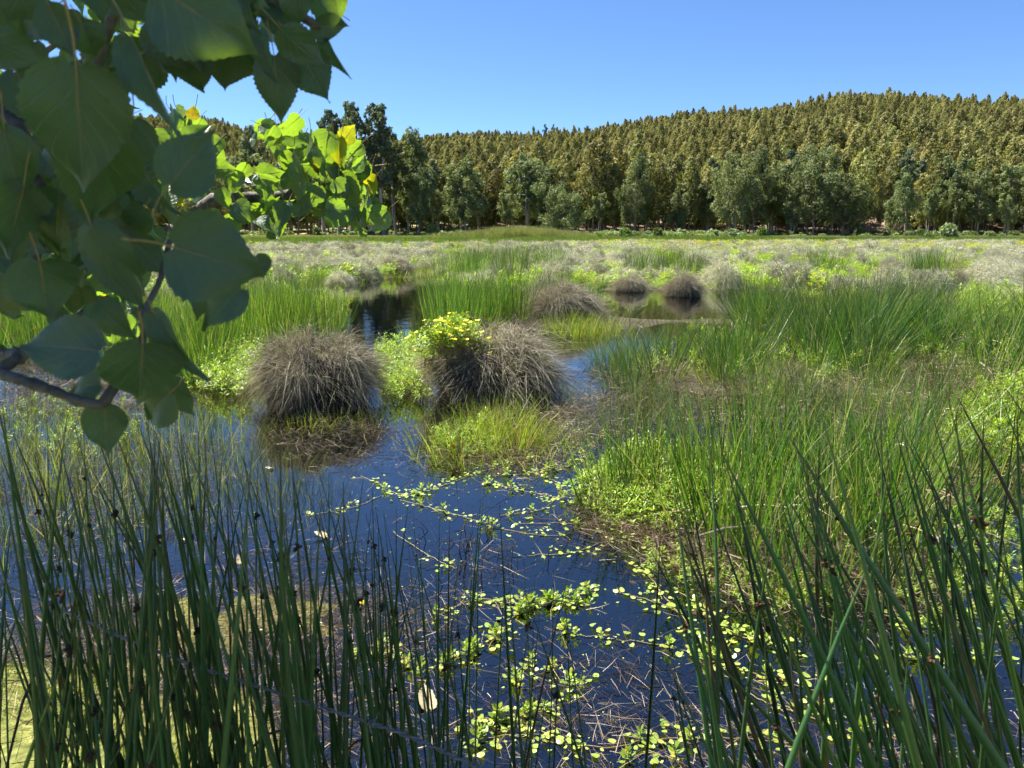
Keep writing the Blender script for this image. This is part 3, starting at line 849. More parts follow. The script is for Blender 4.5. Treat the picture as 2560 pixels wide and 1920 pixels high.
# ------------------------------------------------------------------ marsh plants: shared meshes
def tussock_mesh(seed, n, w, Lm, mat=M_tuss):
    """unit tussock (radius about 1, height about 1): arching straw all over a dark core"""
    r = np.random.default_rng(seed)
    K = 150
    ku = r.uniform(.12, 1, K) ** .9; ka = r.uniform(0, 6.28, K); kl = r.uniform(.65, 1.45, K); ks = r.normal(size=(K, 3)) * .34; kc = r.uniform(-.25, .25, K)
    g = r.integers(0, K, n); tuft = r.uniform(0, 1, n) < .72
    u = np.where(tuft, np.clip(ku[g] + r.normal(0, .05, n), .02, 1), r.uniform(.08, 1, n) ** .9)
    a = np.where(tuft, ka[g] + r.normal(0, .10, n) / np.maximum(.25, np.sqrt(1 - ku[g] ** 2)), r.uniform(0, 6.28, n))
    el = np.arcsin(np.clip(u, 0, .995))
    dirv = np.stack([np.cos(el) * np.cos(a), np.cos(el) * np.sin(a), np.sin(el)], -1)
    lump = 1 + 0.12 * np.sin(a * 2 + seed) + .09 * np.sin(a * 5 + 2 * seed) * np.cos(el) + .06 * np.sin(9 * el + 3 * a)
    dome = np.stack([dirv[:, 0], dirv[:, 1], np.sin(el) ** .62], -1)
    under = np.interp(u, [0, .25, .5], [.80, .95, 1.0])
    base = dome * [.76, .76, .68] * (lump * under * r.uniform(.75, 1.02, n))[:, None]
    base[:, 2] += .02
    d = norm(dirv * [.75, .75, .6] + [0, 0, .55] + r.normal(size=(n, 3)) * .72 + np.where(tuft[:, None], ks[g], 0))
    L = Lm * r.uniform(.5, 1.15, n) * np.where(tuft, kl[g], 1) * (1 + .5 * (r.uniform(0, 1, n) > .97))
    flat = dirv * [1, 1, 0]
    bend = (flat * .8 + r.normal(size=(n, 3)) * .75) * (L * r.uniform(.15, .8, n))[:, None]
    bend[:, 2] = -L * r.uniform(.2, 1.6, n)
    V, F, rn, tt = ribbons(base, d, L, bend, w * r.uniform(.6, 1.3, n), 4, r, side=None)
    V[:, 2] *= 1 + .09 * V[:, 0] * math.sin(seed * 1.7) + .06 * np.sin(3 * V[:, 1] + seed)
    V[:, 0] += .05 * V[:, 2] * math.cos(seed)
    V[:, 2] = np.maximum(V[:, 2], .0)
    return Geo().add(V, F, 0, rnd=rn, t=tt).mesh("tussock_blades", [mat])
def mound_mesh(seed):
    r = np.random.default_rng(seed)
    nu, nv = 20, 8
    V = []
    for i in range(nv + 1):
        e = (math.pi / 2) * i / nv
        for j in range(nu):
            a = 2 * math.pi * j / nu
            k = .74 * (1 + .08 * math.sin(a * 3 + seed) + r.normal(0, .02))
            V.append([k * math.cos(e) * math.cos(a), k * math.cos(e) * math.sin(a), .68 * math.sin(e) ** .62 - .04 * (i == 0)])
    F = np.array([[i * nu + j, i * nu + (j + 1) % nu, (i + 1) * nu + (j + 1) % nu, (i + 1) * nu + j] for i in range(nv) for j in range(nu)])
    return mesh_np("tussock_core", np.array(V), [F], [M_mound], smooth_shade=True)
TB = [tussock_mesh(70 + k, 17000, .0054, .38) for k in range(3)]
TM = [mound_mesh(70 + k) for k in range(3)]
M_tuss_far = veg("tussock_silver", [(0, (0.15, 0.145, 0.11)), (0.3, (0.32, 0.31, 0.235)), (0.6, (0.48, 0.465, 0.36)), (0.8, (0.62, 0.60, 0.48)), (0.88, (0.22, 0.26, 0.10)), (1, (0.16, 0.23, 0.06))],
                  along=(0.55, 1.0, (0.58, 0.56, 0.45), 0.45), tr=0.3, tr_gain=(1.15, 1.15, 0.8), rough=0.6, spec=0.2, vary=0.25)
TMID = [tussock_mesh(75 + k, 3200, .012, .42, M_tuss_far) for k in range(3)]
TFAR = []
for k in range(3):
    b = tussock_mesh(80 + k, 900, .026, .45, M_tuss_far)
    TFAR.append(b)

def rush_mesh(name, seed, n, rad_, h, lean, w, mat, segs=4, hvar=.5, droop=.16, straw=.0):
    r = np.random.default_rng(seed)
    a = r.uniform(0, 6.28, n); q = rad_ * np.sqrt(r.uniform(0, 1, n))
    base = np.stack([q * np.cos(a), q * np.sin(a), -0.1 + 0 * q], -1)
    out = np.stack([np.cos(a), np.sin(a), 0 * a], -1)
    d = norm(np.array([0, 0, 1.0]) + out * (lean * q / rad_)[:, None] + r.normal(size=(n, 3)) * [lean * .45, lean * .45, 0])
    L = h * (1 - hvar * r.uniform(0, 1, n) ** 1.6) + .1
    bend = (out * .4 + r.normal(size=(n, 3))) * (L * droop)[:, None]; bend[:, 2] = -np.abs(bend[:, 2]) * .6
    V, F, rn, tt = ribbons(base, d, L, bend, w * r.uniform(.6, 1.25, n), segs, r)
    # a few broken, bent-over stems
    G = Geo().add(V, F, 0, rnd=rn, t=tt)
    m = int(n * straw)
    if m:
        a = r.uniform(0, 6.28, m); q = rad_ * np.sqrt(r.uniform(0, 1, m)) * 1.15
        base = np.stack([q * np.cos(a), q * np.sin(a), r.uniform(0, .25, m) * h], -1)
        d = norm(r.normal(size=(m, 3)) * [1, 1, .5] + [0, 0, .25]); L = h * r.uniform(.2, .6, m)
        bend = r.normal(size=(m, 3)) * (L * .15)[:, None]; bend[:, 2] -= L * .3
        V, F, rn, tt = ribbons(base, d, L, bend, w * r.uniform(.6, 1.2, m), 3, r)
        G.add(V, F, 1, rnd=rn, t=tt)
    return G.mesh(name, [mat, M_straw])
RUSH = [rush_mesh("rush_stems", 90 + k, 95, .30, 1.25, .44, .0105, M_rush, straw=.3) for k in range(4)]
RUSHT = [rush_mesh("rush_stems", 95 + k, 135, .36, 1.5, .20, .0115, M_rush, hvar=.62, droop=.10, straw=.12) for k in range(4)]
M_rush_dark = veg("rush_dark_green", [(0, (0.02, 0.055, 0.012)), (0.5, (0.04, 0.10, 0.018)), (0.85, (0.08, 0.15, 0.026)), (1, (0.28, 0.25, 0.13))],
                  along=(0.8, 1.0, (0.18, 0.14, 0.05), 0.5), tr=0.36, rough=0.36, spec=0.5, vary=0.3)
RUSHD = [rush_mesh("rush_stems", 240 + k, 150, .22, 1.3, .42, .0105, M_rush_dark, hvar=.5, droop=.13, straw=.10) for k in range(4)]
RUSHO = [rush_mesh("rush_stems", 100 + k, 105, .34, .85, .30, .0095, M_rush_olive, hvar=.6, droop=.12, straw=.35) for k in range(3)]
RUSHS = [rush_mesh("rush_stems", 104 + k, 52, .34, .72, .22, .0065, M_rush_olive, hvar=.6, droop=.14, straw=.3) for k in range(3)]
RUSHN = [rush_mesh("rush_stems", 108 + k, 72, .26, 1.2, .22, .0095, M_rush, segs=5, hvar=.55, droop=.12, straw=.35) for k in range(4)]
SEDGE = [rush_mesh("sedge_blades", 112 + k, 120, .28, .46, .30, .0070, M_sedge, segs=3, hvar=.55, droop=.2, straw=.1) for k in range(3)]

def sprig_mesh(seed, h, nst, spread, ll, mat=M_leafy, flowers=0):
    """leafy water primrose: upright stems with narrow leaves in whorls"""
    r = np.random.default_rng(seed)
    G = Geo()
    for q in range(nst):
        a = r.uniform(0, 6.28); b = np.array([math.cos(a), math.sin(a), 0]) * r.uniform(0, spread)
        top = b + [r.normal(0, .06), r.normal(0, .06), h * r.uniform(.5, 1.1)]
        sp = spline([b - [0, 0, .05], (b + top) / 2 + r.normal(size=3) * [.02, .02, 0], top], 5)
        V, F = tubes(sp, np.linspace(.0035, .0018, 5), 3); G.add(V, F, 1)
        n = r.integers(9, 15)
        t = np.sort(r.uniform(.25, 1, n) ** .7)
        P = np.stack([np.interp(t, np.linspace(0, 1, 5), sp[:, i]) for i in range(3)], -1)
        an = np.arange(n) * 2.4 + r.uniform(0, 6)
        out = np.stack([np.cos(an), np.sin(an), .25 + .9 * t ** 3 + r.normal(0, .15, n)], -1); out = norm(out)
        L = ll * r.uniform(.6, 1.2, n) * (1.15 - .45 * t)
        side = norm(np.cross(out, [0, 0, 1.0]))
        up = np.cross(side, out)
        W = L * r.uniform(.26, .36, n)
        Vv = np.stack([P, P + out * (L * .45)[:, None] + side * (W / 2)[:, None] + up * (W * .18)[:, None], P + out * L[:, None] - up * (L * .12)[:, None],
                       P + out * (L * .45)[:, None] - side * (W / 2)[:, None] + up * (W * .18)[:, None]], 1).reshape(-1, 3)
        i0 = np.arange(n) * 4
        G.add(Vv, np.concatenate([np.stack([i0, i0 + 1, i0 + 2], -1), np.stack([i0, i0 + 2, i0 + 3], -1)]), 0, rnd=np.repeat(r.uniform(0, 1, n), 4), t=.5)
        if q < flowers:
            c = top + [0, 0, .01]; fs = 1.0 if h < .4 else 1.7
            for k in range(5):
                an = k * 1.257 + r.uniform(0, 1); o_ = np.array([math.cos(an), math.sin(an), .35]); s_ = np.array([-math.sin(an), math.cos(an), 0])
                G.add(np.array([c, c + o_ * .022 * fs + s_ * .014 * fs, c + o_ * .036 * fs, c + o_ * .022 * fs - s_ * .014 * fs]), np.array([[0, 1, 2, 3]]), 2)
    return G.mesh("primrose_sprig", [mat, M_stem, M_petal])
SPRIG = [sprig_mesh(120 + k, .30, 5, .10, .075) for k in range(3)] + [sprig_mesh(124, .22, 7, .13, .06)]
SPRIGF = [sprig_mesh(126 + k, .32, 8, .16, .08, flowers=5) for k in range(2)]
MATF = [sprig_mesh(130 + k, .5, 26, .55, .13, flowers=0) for k in range(2)] + [sprig_mesh(132, .5, 30, .55, .12, flowers=30)]

def straw_mesh(seed, n, rad_, up, Lm=.16, w=.004):
    r = np.random.default_rng(seed)
    P = r.normal(size=(n, 3)) * [rad_, rad_, 0]; P[:, 2] = np.abs(r.normal(0, up, n))
    d = norm(r.normal(size=(n, 3)) * [1, 1, .35]); L = Lm * r.uniform(.4, 1.6, n)
    bend = r.normal(size=(n, 3)) * (L * .2)[:, None]
    V, F, rn, tt = ribbons(P, d, L, bend, w * r.uniform(.5, 1.3, n), 2, r)
    return Geo().add(V, F, 0, rnd=rn, t=tt).mesh("straw", [M_straw])
STRAW = [straw_mesh(140 + k, 110, .22, .05) for k in range(3)]
WEED = [straw_mesh(144 + k, 70, .20, .012, .13, .003) for k in range(3)]

# ------------------------------------------------------------------ tussocks
def tussock(px, py, wpx, ypx_top, k, lab, rz=0.0):
    p = on_z(px, py, 0.0)
    R_ = wpx * p[1] / CP / FPX / 2 * .94
    H = 2.1 + ray(px, ypx_top)[2] * p[1]
    e = empty("tussock", (p[0], p[1], -.03), rz, (R_ * 1.02, R_ * .95, (H + .03) / 1.0))
    tag(e, lab, "tussock", "straw-coloured grass tussocks")
    obj("core", TM[k % 3], parent=e)
    obj("blades", TB[k % 3], parent=e, kind='stuff')
    return p
NEAR_T = [
    (802, 1005, 345, 800, 0, "big round grey-brown tussock standing alone in the pool"),
    (1232, 985, 380, 792, 1, "big tussock with yellow-flowered primrose growing over its top"),
    (1410, 800, 235, 688, 2, "dark brown tussock behind the flowered one, half overgrown with rushes"),
    (918, 690, 62, 652, 0, "small very dark tussock at the head of the long pool"),
    (992, 689, 100, 638, 1, "pale domed tussock beside the small dark one at the head of the long pool"),
    (1574, 727, 100, 676, 2, "round tussock between the brown tussock and the rushy pool"),
    (1708, 738, 118, 676, 0, "dark-based tussock at the edge of the rushy pool"),
    (1790, 700, 92, 668, 1, "low pale tussock just behind the rushy pool"),
    (2288, 722, 70, 680, 2, "shaded tussock below a green rush tuft on the far shore of the reedy pool"),
    (2385, 716, 84, 668, 0, "greyish tussock on the far shore of the reedy pool"),
    (2215, 705, 120, 662, 1, "wide grey tussock on the far shore with a dark hollow"),
    (1250, 690, 110, 655, 2, "low tussock behind the tall rush stand"),
]
tuss_xy = []
for (px, py, w, ty, k, lab) in NEAR_T:
    p = tussock(px, py, w, ty, k, lab, rng.uniform(0, 6.28)); tuss_xy.append(p[:2])

# the crowded belt of tussocks farther off
def spread_field(n, y0, y1, s0, s1, dmin_f):
    out = []
    y = np.exp(rng.uniform(math.log(y0), math.log(y1), n)); y = np.sqrt(rng.uniform(y0 ** 2, y1 ** 2, n))
    s = rng.uniform(s0, s1, n); P = np.column_stack([s * y, y])
    keep = []
    cell = {}
    for q in range(n):
        x, yy = P[q]; ky = (int(x // 2), int(yy // 2)); ok = True
        for a in (-1, 0, 1):
            for b in (-1, 0, 1):
                for o in cell.get((ky[0] + a, ky[1] + b), ()):
                    if (o[0] - x) ** 2 + (o[1] - yy) ** 2 < dmin_f ** 2: ok = False
        if ok:
            cell.setdefault(ky, []).append((x, yy)); keep.append(q)
    return P[keep]
P = spread_field(6400, 21, 108, -.74, .74, 1.15)
s = P[:, 0] / P[:, 1]
g = ground_z(P[:, 0], P[:, 1])
pool_far = np.zeros(len(P), bool)
for (cx, cy, rx, ry, h) in POOLS:
    pool_far |= ((P[:, 0] - cx) / rx) ** 2 + ((P[:, 1] - cy) / ry) ** 2 < 1.35
dens = 0.5 + .5 * wav(P[:, 0], P[:, 1], .16, 21)
lim = np.where(s < -.03, 88, np.where(s < .1, 92, 104))
ok = (~pool_far) & (rng.uniform(0, 1, len(P)) < .30 + .75 * dens) & (P[:, 1] < lim + 4 * wav(P[:, 0], P[:, 1], .1, 3)) & ~((P[:, 1] < 27) & (s > -.25) & (s < .35) & (g < -.02))
for q in tuss_xy:
    ok &= np.hypot(P[:, 0] - q[0], P[:, 1] - q[1]) > 1.4
P = P[ok]; dy = P[:, 1]
pj = project(np.column_stack([P, 0 * dy + .4]))
vis = (pj[:, 0] > 560) & (pj[:, 0] < 2570)
order = np.argsort(np.where(vis, dy, 1e5))
nb = 230
rr = rng.uniform(.4, .9, len(P)); hh = rng.uniform(.55, 1.15, len(P)); kk = rng.integers(0, 3, len(P)); zz = rng.uniform(0, 6.28, len(P))
for q in order[:nb]:
    o = obj("tussock", TMID[kk[q]], (P[q, 0], P[q, 1], -.02), zz[q], (rr[q], rr[q], hh[q]))
    side = "behind the long pool" if pj[q, 0] < 1250 else "behind the rushy pools"
    tag(o, f"grey straw tussock in the crowded belt {side}", "tussock", "tussocks of the crowded belt")
far = order[nb:]
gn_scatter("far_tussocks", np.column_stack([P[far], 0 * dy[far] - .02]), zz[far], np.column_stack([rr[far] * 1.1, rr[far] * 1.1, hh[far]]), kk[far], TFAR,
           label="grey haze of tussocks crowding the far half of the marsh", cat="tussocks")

# primrose mats with yellow flowers between the far tussocks
P = spread_field(6200, 20, 110, -.74, .74, .9)
s = P[:, 0] / P[:, 1]
f = wav(P[:, 0], P[:, 1], .13, 31)
ok = rng.uniform(0, 1, len(P)) < np.clip(.20 + .5 * (f > .3) + np.where((s > .10) & (P[:, 1] > 50), .5, 0), 0, 1)
for (cx, cy, rx, ry, h) in POOLS:
    ok &= ((P[:, 0] - cx) / rx) ** 2 + ((P[:, 1] - cy) / ry) ** 2 > 1.1
P = P[ok]; s = s[ok]
fl = np.where((P[:, 1] > 60) & (rng.uniform(0, 1, len(P)) < .45), 2, rng.integers(0, 2, len(P)))
gn_scatter("primrose_mats", np.column_stack([P, 0 * s]), rng.uniform(0, 6.28, len(P)), np.column_stack([rng.uniform(.9, 1.9, len(P))] * 2 + [rng.uniform(.7, 1.5, len(P))]), fl, MATF,
           label="yellow-green primrose mats between the far tussocks", cat="primrose")

# ------------------------------------------------------------------ rush clumps
def zone(poly, n, dmin):
    """points of the marsh whose foot falls inside a patch, evenly spread"""
    g = np.array([on_z(x, y)[:2] for x, y in poly])
    lo, hi = g.min(0), g.max(0)
    out = []
    for q in range(n * 60):
        p = rng.uniform(lo, hi)
        if not in_poly(p[None], g)[0]: continue
        if any((p[0] - o[0]) ** 2 + (p[1] - o[1]) ** 2 < dmin ** 2 for o in out): continue
        out.append(p)
        if len(out) >= n: break
    return np.array(out)

def clumps(poly, n, dmin, meshes, s0, s1, label, name="rush_clump", cat="rush clump", group="rush clumps in the marsh"):
    pts = zone(poly, n, dmin)
    pts = pts[np.argsort(project(np.column_stack([pts, 0 * pts[:, 0]]))[:, 0])]
    for q, p in enumerate(pts):
        z = min(float(ground_z(p[0], p[1])), .03)
        sc = rng.uniform(s0, s1)
        e = empty(name, (p[0], p[1], z), rng.uniform(0, 6.28), (sc, sc, sc * rng.uniform(.9, 1.1)))
        tag(e, label + (f", {COUNT[q]} from poplar side" if len(pts) <= len(COUNT) and len(pts) > 1 else ""), cat, group)
        obj("stems", meshes[rng.integers(len(meshes))], parent=e, kind='stuff')

T_ = "tall green rush clump in the "
clumps([(500, 930), (520, 840), (600, 795), (800, 782), (835, 812), (815, 850), (640, 880)], 32, .50, RUSHT, .65, 1.12, T_ + "stand behind the big round tussock", group="rush stand behind the round tussock")
clumps([(430, 960), (440, 870), (540, 860), (560, 960)], 9, .5, RUSHT, .7, .9, T_ + "gap beside the hanging poplar leaves", group="rushes beside the poplar leaves")
clumps([(1100, 815), (1130, 780), (1265, 775), (1290, 810), (1180, 842), (1100, 842)], 18, .48, RUSHT, .65, 1.1, T_ + "stand behind the flowered tussock", group="rush stand behind the flowered tussock")
clumps([(1025, 870), (1040, 830), (1075, 835), (1075, 890)], 4, .4, RUSHO, .8, 1.0, "thin olive rush clump on the bank of the long pool", group="rushes on the long pool")
clumps([(1090, 700), (1130, 678), (1370, 684), (1400, 712), (1290, 720), (1150, 716)], 22, .8, RUSHT, 1.0, 1.25, T_ + "patch behind the tall stand", group="rush patch behind the tall stand")
clumps([(1340, 790), (1370, 750), (1480, 752), (1490, 780)], 8, .5, RUSHT, .8, 1.0, T_ + "dark brown tussock", group="rushes in the brown tussock")
clumps([(1380, 838), (1480, 848), (1540, 842), (1540, 826), (1420, 822)], 8, .4, SEDGE, 1.1, 1.5, "bright short sedge clump at the foot of the dark brown tussock", "sedge_clump", "sedge clump", "sedge at the brown tussock")
clumps([(1560, 705), (1590, 690), (1730, 692), (1735, 706)], 12, .7, RUSHT, .95, 1.2, T_ + "patch behind the round tussocks", group="rush patch behind the round tussocks")
clumps([(1995, 700), (2060, 690), (2110, 704)], 5, .8, RUSHT, .95, 1.15, T_ + "lone tuft amid the far mats", group="lone rush tuft amid far mats")
clumps([(2260, 700), (2280, 690), (2370, 694), (2360, 708)], 7, .7, RUSHT, 1.0, 1.2, T_ + "tuft above the shaded far-shore tussock", group="rush tuft on the far shore")
clumps([(640, 700), (820, 690), (850, 712), (700, 722)], 10, .9, RUSHT, .6, .8, "short green rush clump among the tussocks left of the long pool", group="rushes left of the long pool")
clumps([(1840, 850), (1850, 815), (1960, 815), (1965, 850)], 7, .42, RUSHD, .95, 1.15, "wiry spreading rush clump rising before the rushy pool", group="wiry rushes before the rushy pool")
clumps([(1990, 900), (2030, 850), (2180, 850), (2200, 940), (2060, 960)], 13, .46, RUSHD, 1.0, 1.25, "lush upright rush clump in the middle of the marsh mat", group="lush rushes in the marsh mat")
clumps([(2150, 850), (2180, 815), (2330, 830), (2320, 890)], 9, .46, RUSHD, 1.0, 1.25, "dark-hearted rush clump next to the reedy pool", group="dark-hearted rushes")
clumps([(1720, 940), (1740, 870), (1890, 890), (1880, 960), (1780, 985)], 9, .42, RUSHD, .6, .85, "low olive rush clump left of the lush middle rushes", group="low olive rushes")
clumps([(1480, 930), (1500, 860), (1700, 870), (1710, 960), (1560, 1010)], 13, .46, RUSHD + RUSH, .55, .85, "olive rush clump along the channel bank", group="channel bank rushes")
clumps([(1530, 1070), (1560, 990), (1720, 1010), (1700, 1060), (1600, 1090)], 9, .38, RUSHO, .7, .95, "short dark rush clump where the channel bends", group="rushes at the channel bend")
clumps([(2330, 900), (2360, 800), (2700, 780), (2700, 1000), (2420, 1000)], 20, .55, RUSH, 1.05, 1.4, "tall wiry rush clump at the frame edge of the marsh mat", group="tall wiry rushes at the frame edge")
clumps([(1880, 1040), (1900, 960), (2400, 960), (2420, 1060), (2150, 1110)], 16, .42, RUSH + RUSHO, .6, .95, "dense seed-dotted rush clump in the yellow-green mid marsh", group="seed-dotted rushes")
clumps([(2150, 1230), (2160, 1110), (2560, 1080), (2640, 1260), (2400, 1270)], 13, .42, RUSH + RUSHO, .6, .95, "olive rush clump behind the leaf-covered side pool", group="rushes behind the side pool")
clumps([(1500, 1290), (1580, 1180), (1700, 1230), (1680, 1370)], 7, .24, RUSHN, .5, .85, "thin rushes at the leafy tip of the near islet", group="thin rushes at the islet tip")
clumps([(1690, 1370), (1720, 1230), (1900, 1215), (2250, 1230), (2280, 1400), (2240, 1500), (1950, 1500), (1800, 1440)], 19, .29, RUSHN, .8, 1.12, "sunlit rush clump on the litter-covered islet by the near water", group="sunlit rushes on the near islet")
clumps([(1080, 1120), (1150, 1060), (1440, 940), (1475, 1050), (1420, 1150), (1230, 1175)], 22, .24, SEDGE, .8, 1.35, "yellow-green sedge clump on the islet before the flowered tussock", "sedge_clump", "sedge clump", "sedge on the islet")
clumps([(700, 1090), (720, 1050), (960, 1040), (990, 1090), (860, 1120)], 8, .26, SEDGE, .7, 1.0, "thin sedge clump at the waterline of the big round tussock", "sedge_clump", "sedge clump", "sedge at the round tussock")
clumps([(-60, 1180), (0, 1040), (420, 1030), (560, 1090), (560, 1220), (420, 1330), (-60, 1400)], 62, .27, RUSHS, .8, 1.15, "sparse yellow-green rush clump standing in the shallow water", group="sparse rushes in the shallows")
clumps([(560, 1230), (600, 1130), (760, 1170), (800, 1260), (700, 1330)], 20, .2, RUSHS, .6, .9, "few thin rushes poking from the open water", group="thin rushes in open water")
clumps([(960, 1010), (1000, 960), (1050, 1010), (1060, 1110), (980, 1090)], 5, .24, RUSHS, .5, .75, "thin rushes between the two big tussocks", group="thin rushes between big tussocks")
clumps([(1150, 1230), (1160, 1000), (1060, 900), (960, 900), (930, 880), (700, 900), (560, 960), (560, 1010), (640, 1060)], 10, .5, SEDGE, .6, .9, "short sedge clump fringing the two big tussocks", "sedge_clump", "sedge clump", "sedge fringing big tussocks")

clumps([(-300, 900), (-200, 800), (400, 790), (430, 880), (200, 900)], 34, .6, RUSHT, .8, 1.05, T_ + "stand seen through the poplar leaves", group="rush stand seen through the poplar")
n = 5200
y = np.sqrt(rng.uniform(8.5 ** 2, 60 ** 2, n)); x = rng.uniform(-.72, .72, n) * y
g = ground_z(x, y); k = (g > -.02) & (rng.uniform(0, 1, n) < .75 + .5 * wav(x, y, .5, 61))
P = np.column_stack([x, y, np.minimum(g, .05)])[k]
gn_scatter("marsh_sward", P, rng.uniform(0, 6.28, len(P)), np.column_stack([rng.uniform(.9, 1.9, len(P))] * 2 + [rng.uniform(.35, .8, len(P)) * np.interp(P[:, 1], [10, 30], [.7, 1.3])]), rng.integers(0, 6, len(P)), SEDGE + RUSHS,
           label="low olive sward filling the ground between the clumps", cat="grass")

# leafy primrose carpets (ground cover)
def carpet(poly, n, dmin, s0, s1):
    p = zone(poly, n, dmin)
    z = np.clip(ground_z(p[:, 0], p[:, 1]), -.02, .08)
    return np.column_stack([p, z]), rng.uniform(s0, s1, len(p))
CP_, CS_ = [], []
for poly, n, dm, s0, s1 in [
        ([(1440, 1270), (1470, 1190), (1600, 1130), (1900, 1170), (1950, 1290), (1750, 1360), (1560, 1335)], 330, .06, .45, .95),
        ([(960, 1010), (945, 880), (1060, 870), (1075, 960), (1060, 1010)], 130, .07, .8, 1.3),
        ([(500, 980), (520, 900), (640, 880), (660, 970), (600, 1000)], 140, .08, .8, 1.3),
        ([(2380, 1150), (2420, 1010), (2640, 960), (2660, 1180)], 130, .10, .8, 1.3),
        ([(1080, 1130), (1100, 1080), (1250, 1060), (1240, 1150)], 40, .08, .4, .7),
        ([(1760, 900), (1780, 860), (1880, 870), (1880, 910)], 40, .15, .8, 1.2),
        ([(2380, 800), (2420, 740), (2640, 740), (2640, 820)], 130, .2, 1.2, 2.2),
        ([(1700, 830), (2400, 800), (2560, 920), (1900, 1000), (1600, 940)], 160, .25, .7, 1.2),
        ([(1600, 1420), (1700, 1380), (2000, 1480), (2150, 1520), (1900, 1540)], 50, .1, .35, .6),
        ([(2150, 1480), (2200, 1250), (2600, 1270), (2640, 1560), (2350, 1600)], 120, .09, .3, .6),
        ([(0, 1120), (30, 1000), (300, 1010), (380, 1100), (200, 1160)], 40, .15, .4, .7),
        ([(640, 780), (700, 750), (870, 750), (860, 790)], 60, .3, .9, 1.4)]:
    a, b = carpet(poly, n, dm, s0, s1); CP_.append(a); CS_.append(b)
P = np.concatenate(CP_); sc = np.concatenate(CS_)
gn_scatter("primrose_carpet", P, rng.uniform(0, 6.28, len(P)), sc, rng.integers(0, 4, len(P)), SPRIG, tilt=rng.normal(0, .15, (len(P), 2)),
           label="bright leafy primrose carpet on the islets and banks", cat="primrose")

# litter of dead straw on the islets, banks and in the shallows
CP_, CS_ = [], []
for poly, n, dm, s0, s1 in [
        ([(1440, 1310), (1490, 1260), (1900, 1330), (2280, 1420), (2240, 1500), (1900, 1490), (1600, 1390)], 75, .10, .6, 1.0),
        ([(1080, 1180), (1090, 1060), (1470, 1000), (1470, 1160), (1250, 1200)], 60, .12, .6, 1.0),
        ([(700, 1120), (720, 1040), (980, 1040), (1000, 1110), (850, 1160)], 12, .12, .6, 1.0),
        ([(1450, 1100), (1500, 920), (2400, 900), (2560, 1200), (2000, 1240), (1550, 1130)], 220, .2, .7, 1.3),
        ([(0, 960), (100, 880), (420, 950), (420, 1030), (0, 1050)], 60, .2, .8, 1.3),
        ([(0, 1420), (0, 1100), (560, 1100), (600, 1300), (300, 1420)], 60, .2, .5, .9)]:
    a, b = carpet(poly, n, dm, s0, s1); CP_.append(a); CS_.append(b)
P = np.concatenate(CP_); sc = np.concatenate(CS_)
gn_scatter("straw_litter", P, rng.uniform(0, 6.28, len(P)), sc, rng.integers(0, 3, len(P)), STRAW, label="dead straw litter at the feet of the rushes", cat="straw")

# drowned weed just at the surface, near the bank
n = 260
x = rng.uniform(-3.4, 2.6, n); y = rng.uniform(2.2, 4.3, n)
k = rng.uniform(0, 1, n) < np.clip(.08 + .9 * smooth(3.5, 2.7, y) + .25 * wav(x, y, 3, 41), .03, 1)
x, y = x[k], y[k]
P = np.column_stack([x, y, np.maximum(ground_z(x, y) + .01, -.02 + .03 * rng.uniform(0, 1, len(x)))])
gn_scatter("drowned_weed", P, rng.uniform(0, 6.28, len(x)), rng.uniform(.7, 1.3, len(x)), rng.integers(0, 3, len(x)), WEED, label="tangled pale weed in the shallow water at the bank", cat="weed")

# short mossy sward on the shelf and bank
TURF = [tuft_mesh("turf_tuft", 150 + k, 60, .07, .06, .5, .004, M_sedge, 2) for k in range(2)]
n = 2600
x = rng.uniform(-3.2, 2.4, n); y = rng.uniform(1.2, 4.4, n); z = ground_z(x, y)
k = z > -.015
P = np.column_stack([x, y, z])[k]
gn_scatter("bank_turf", P, rng.uniform(0, 6.28, len(P)), rng.uniform(.6, 1.4, len(P)), rng.integers(0, 2, len(P)), TURF, label="short mossy turf on the sunlit shelf and the bank", cat="turf")

# flowered primrose on the tussock
c = on_z(1232, 985)
fp = empty("water_primrose", (c[0] - .42, c[1] - .15, .72)); tag(fp, "yellow-flowered primrose bush growing out of the big tussock", "primrose", "water primrose plants")
for q in range(46):
    a = rng.uniform(0, 6.28); r_ = math.sqrt(rng.uniform(0, 1))
    dx, dyy = r_ * math.cos(a) * .50, r_ * math.sin(a) * .40
    zz_ = .14 - .35 * (dx + .05) ** 2 / .18 * (1 if dx < 0 else .6) - .25 * max(0, -dyy)
    o = obj("flowering_shoot" if q % 3 == 0 else "shoot", (SPRIGF[q % 2] if q % 3 == 0 else SPRIG[q % 4]), (dx, dyy, zz_ - .12), rng.uniform(0, 6), rng.uniform(.7, 1.05), fp)
    o.rotation_euler = (rng.normal(0, .3) - .15, dx * .8, rng.uniform(0, 6))

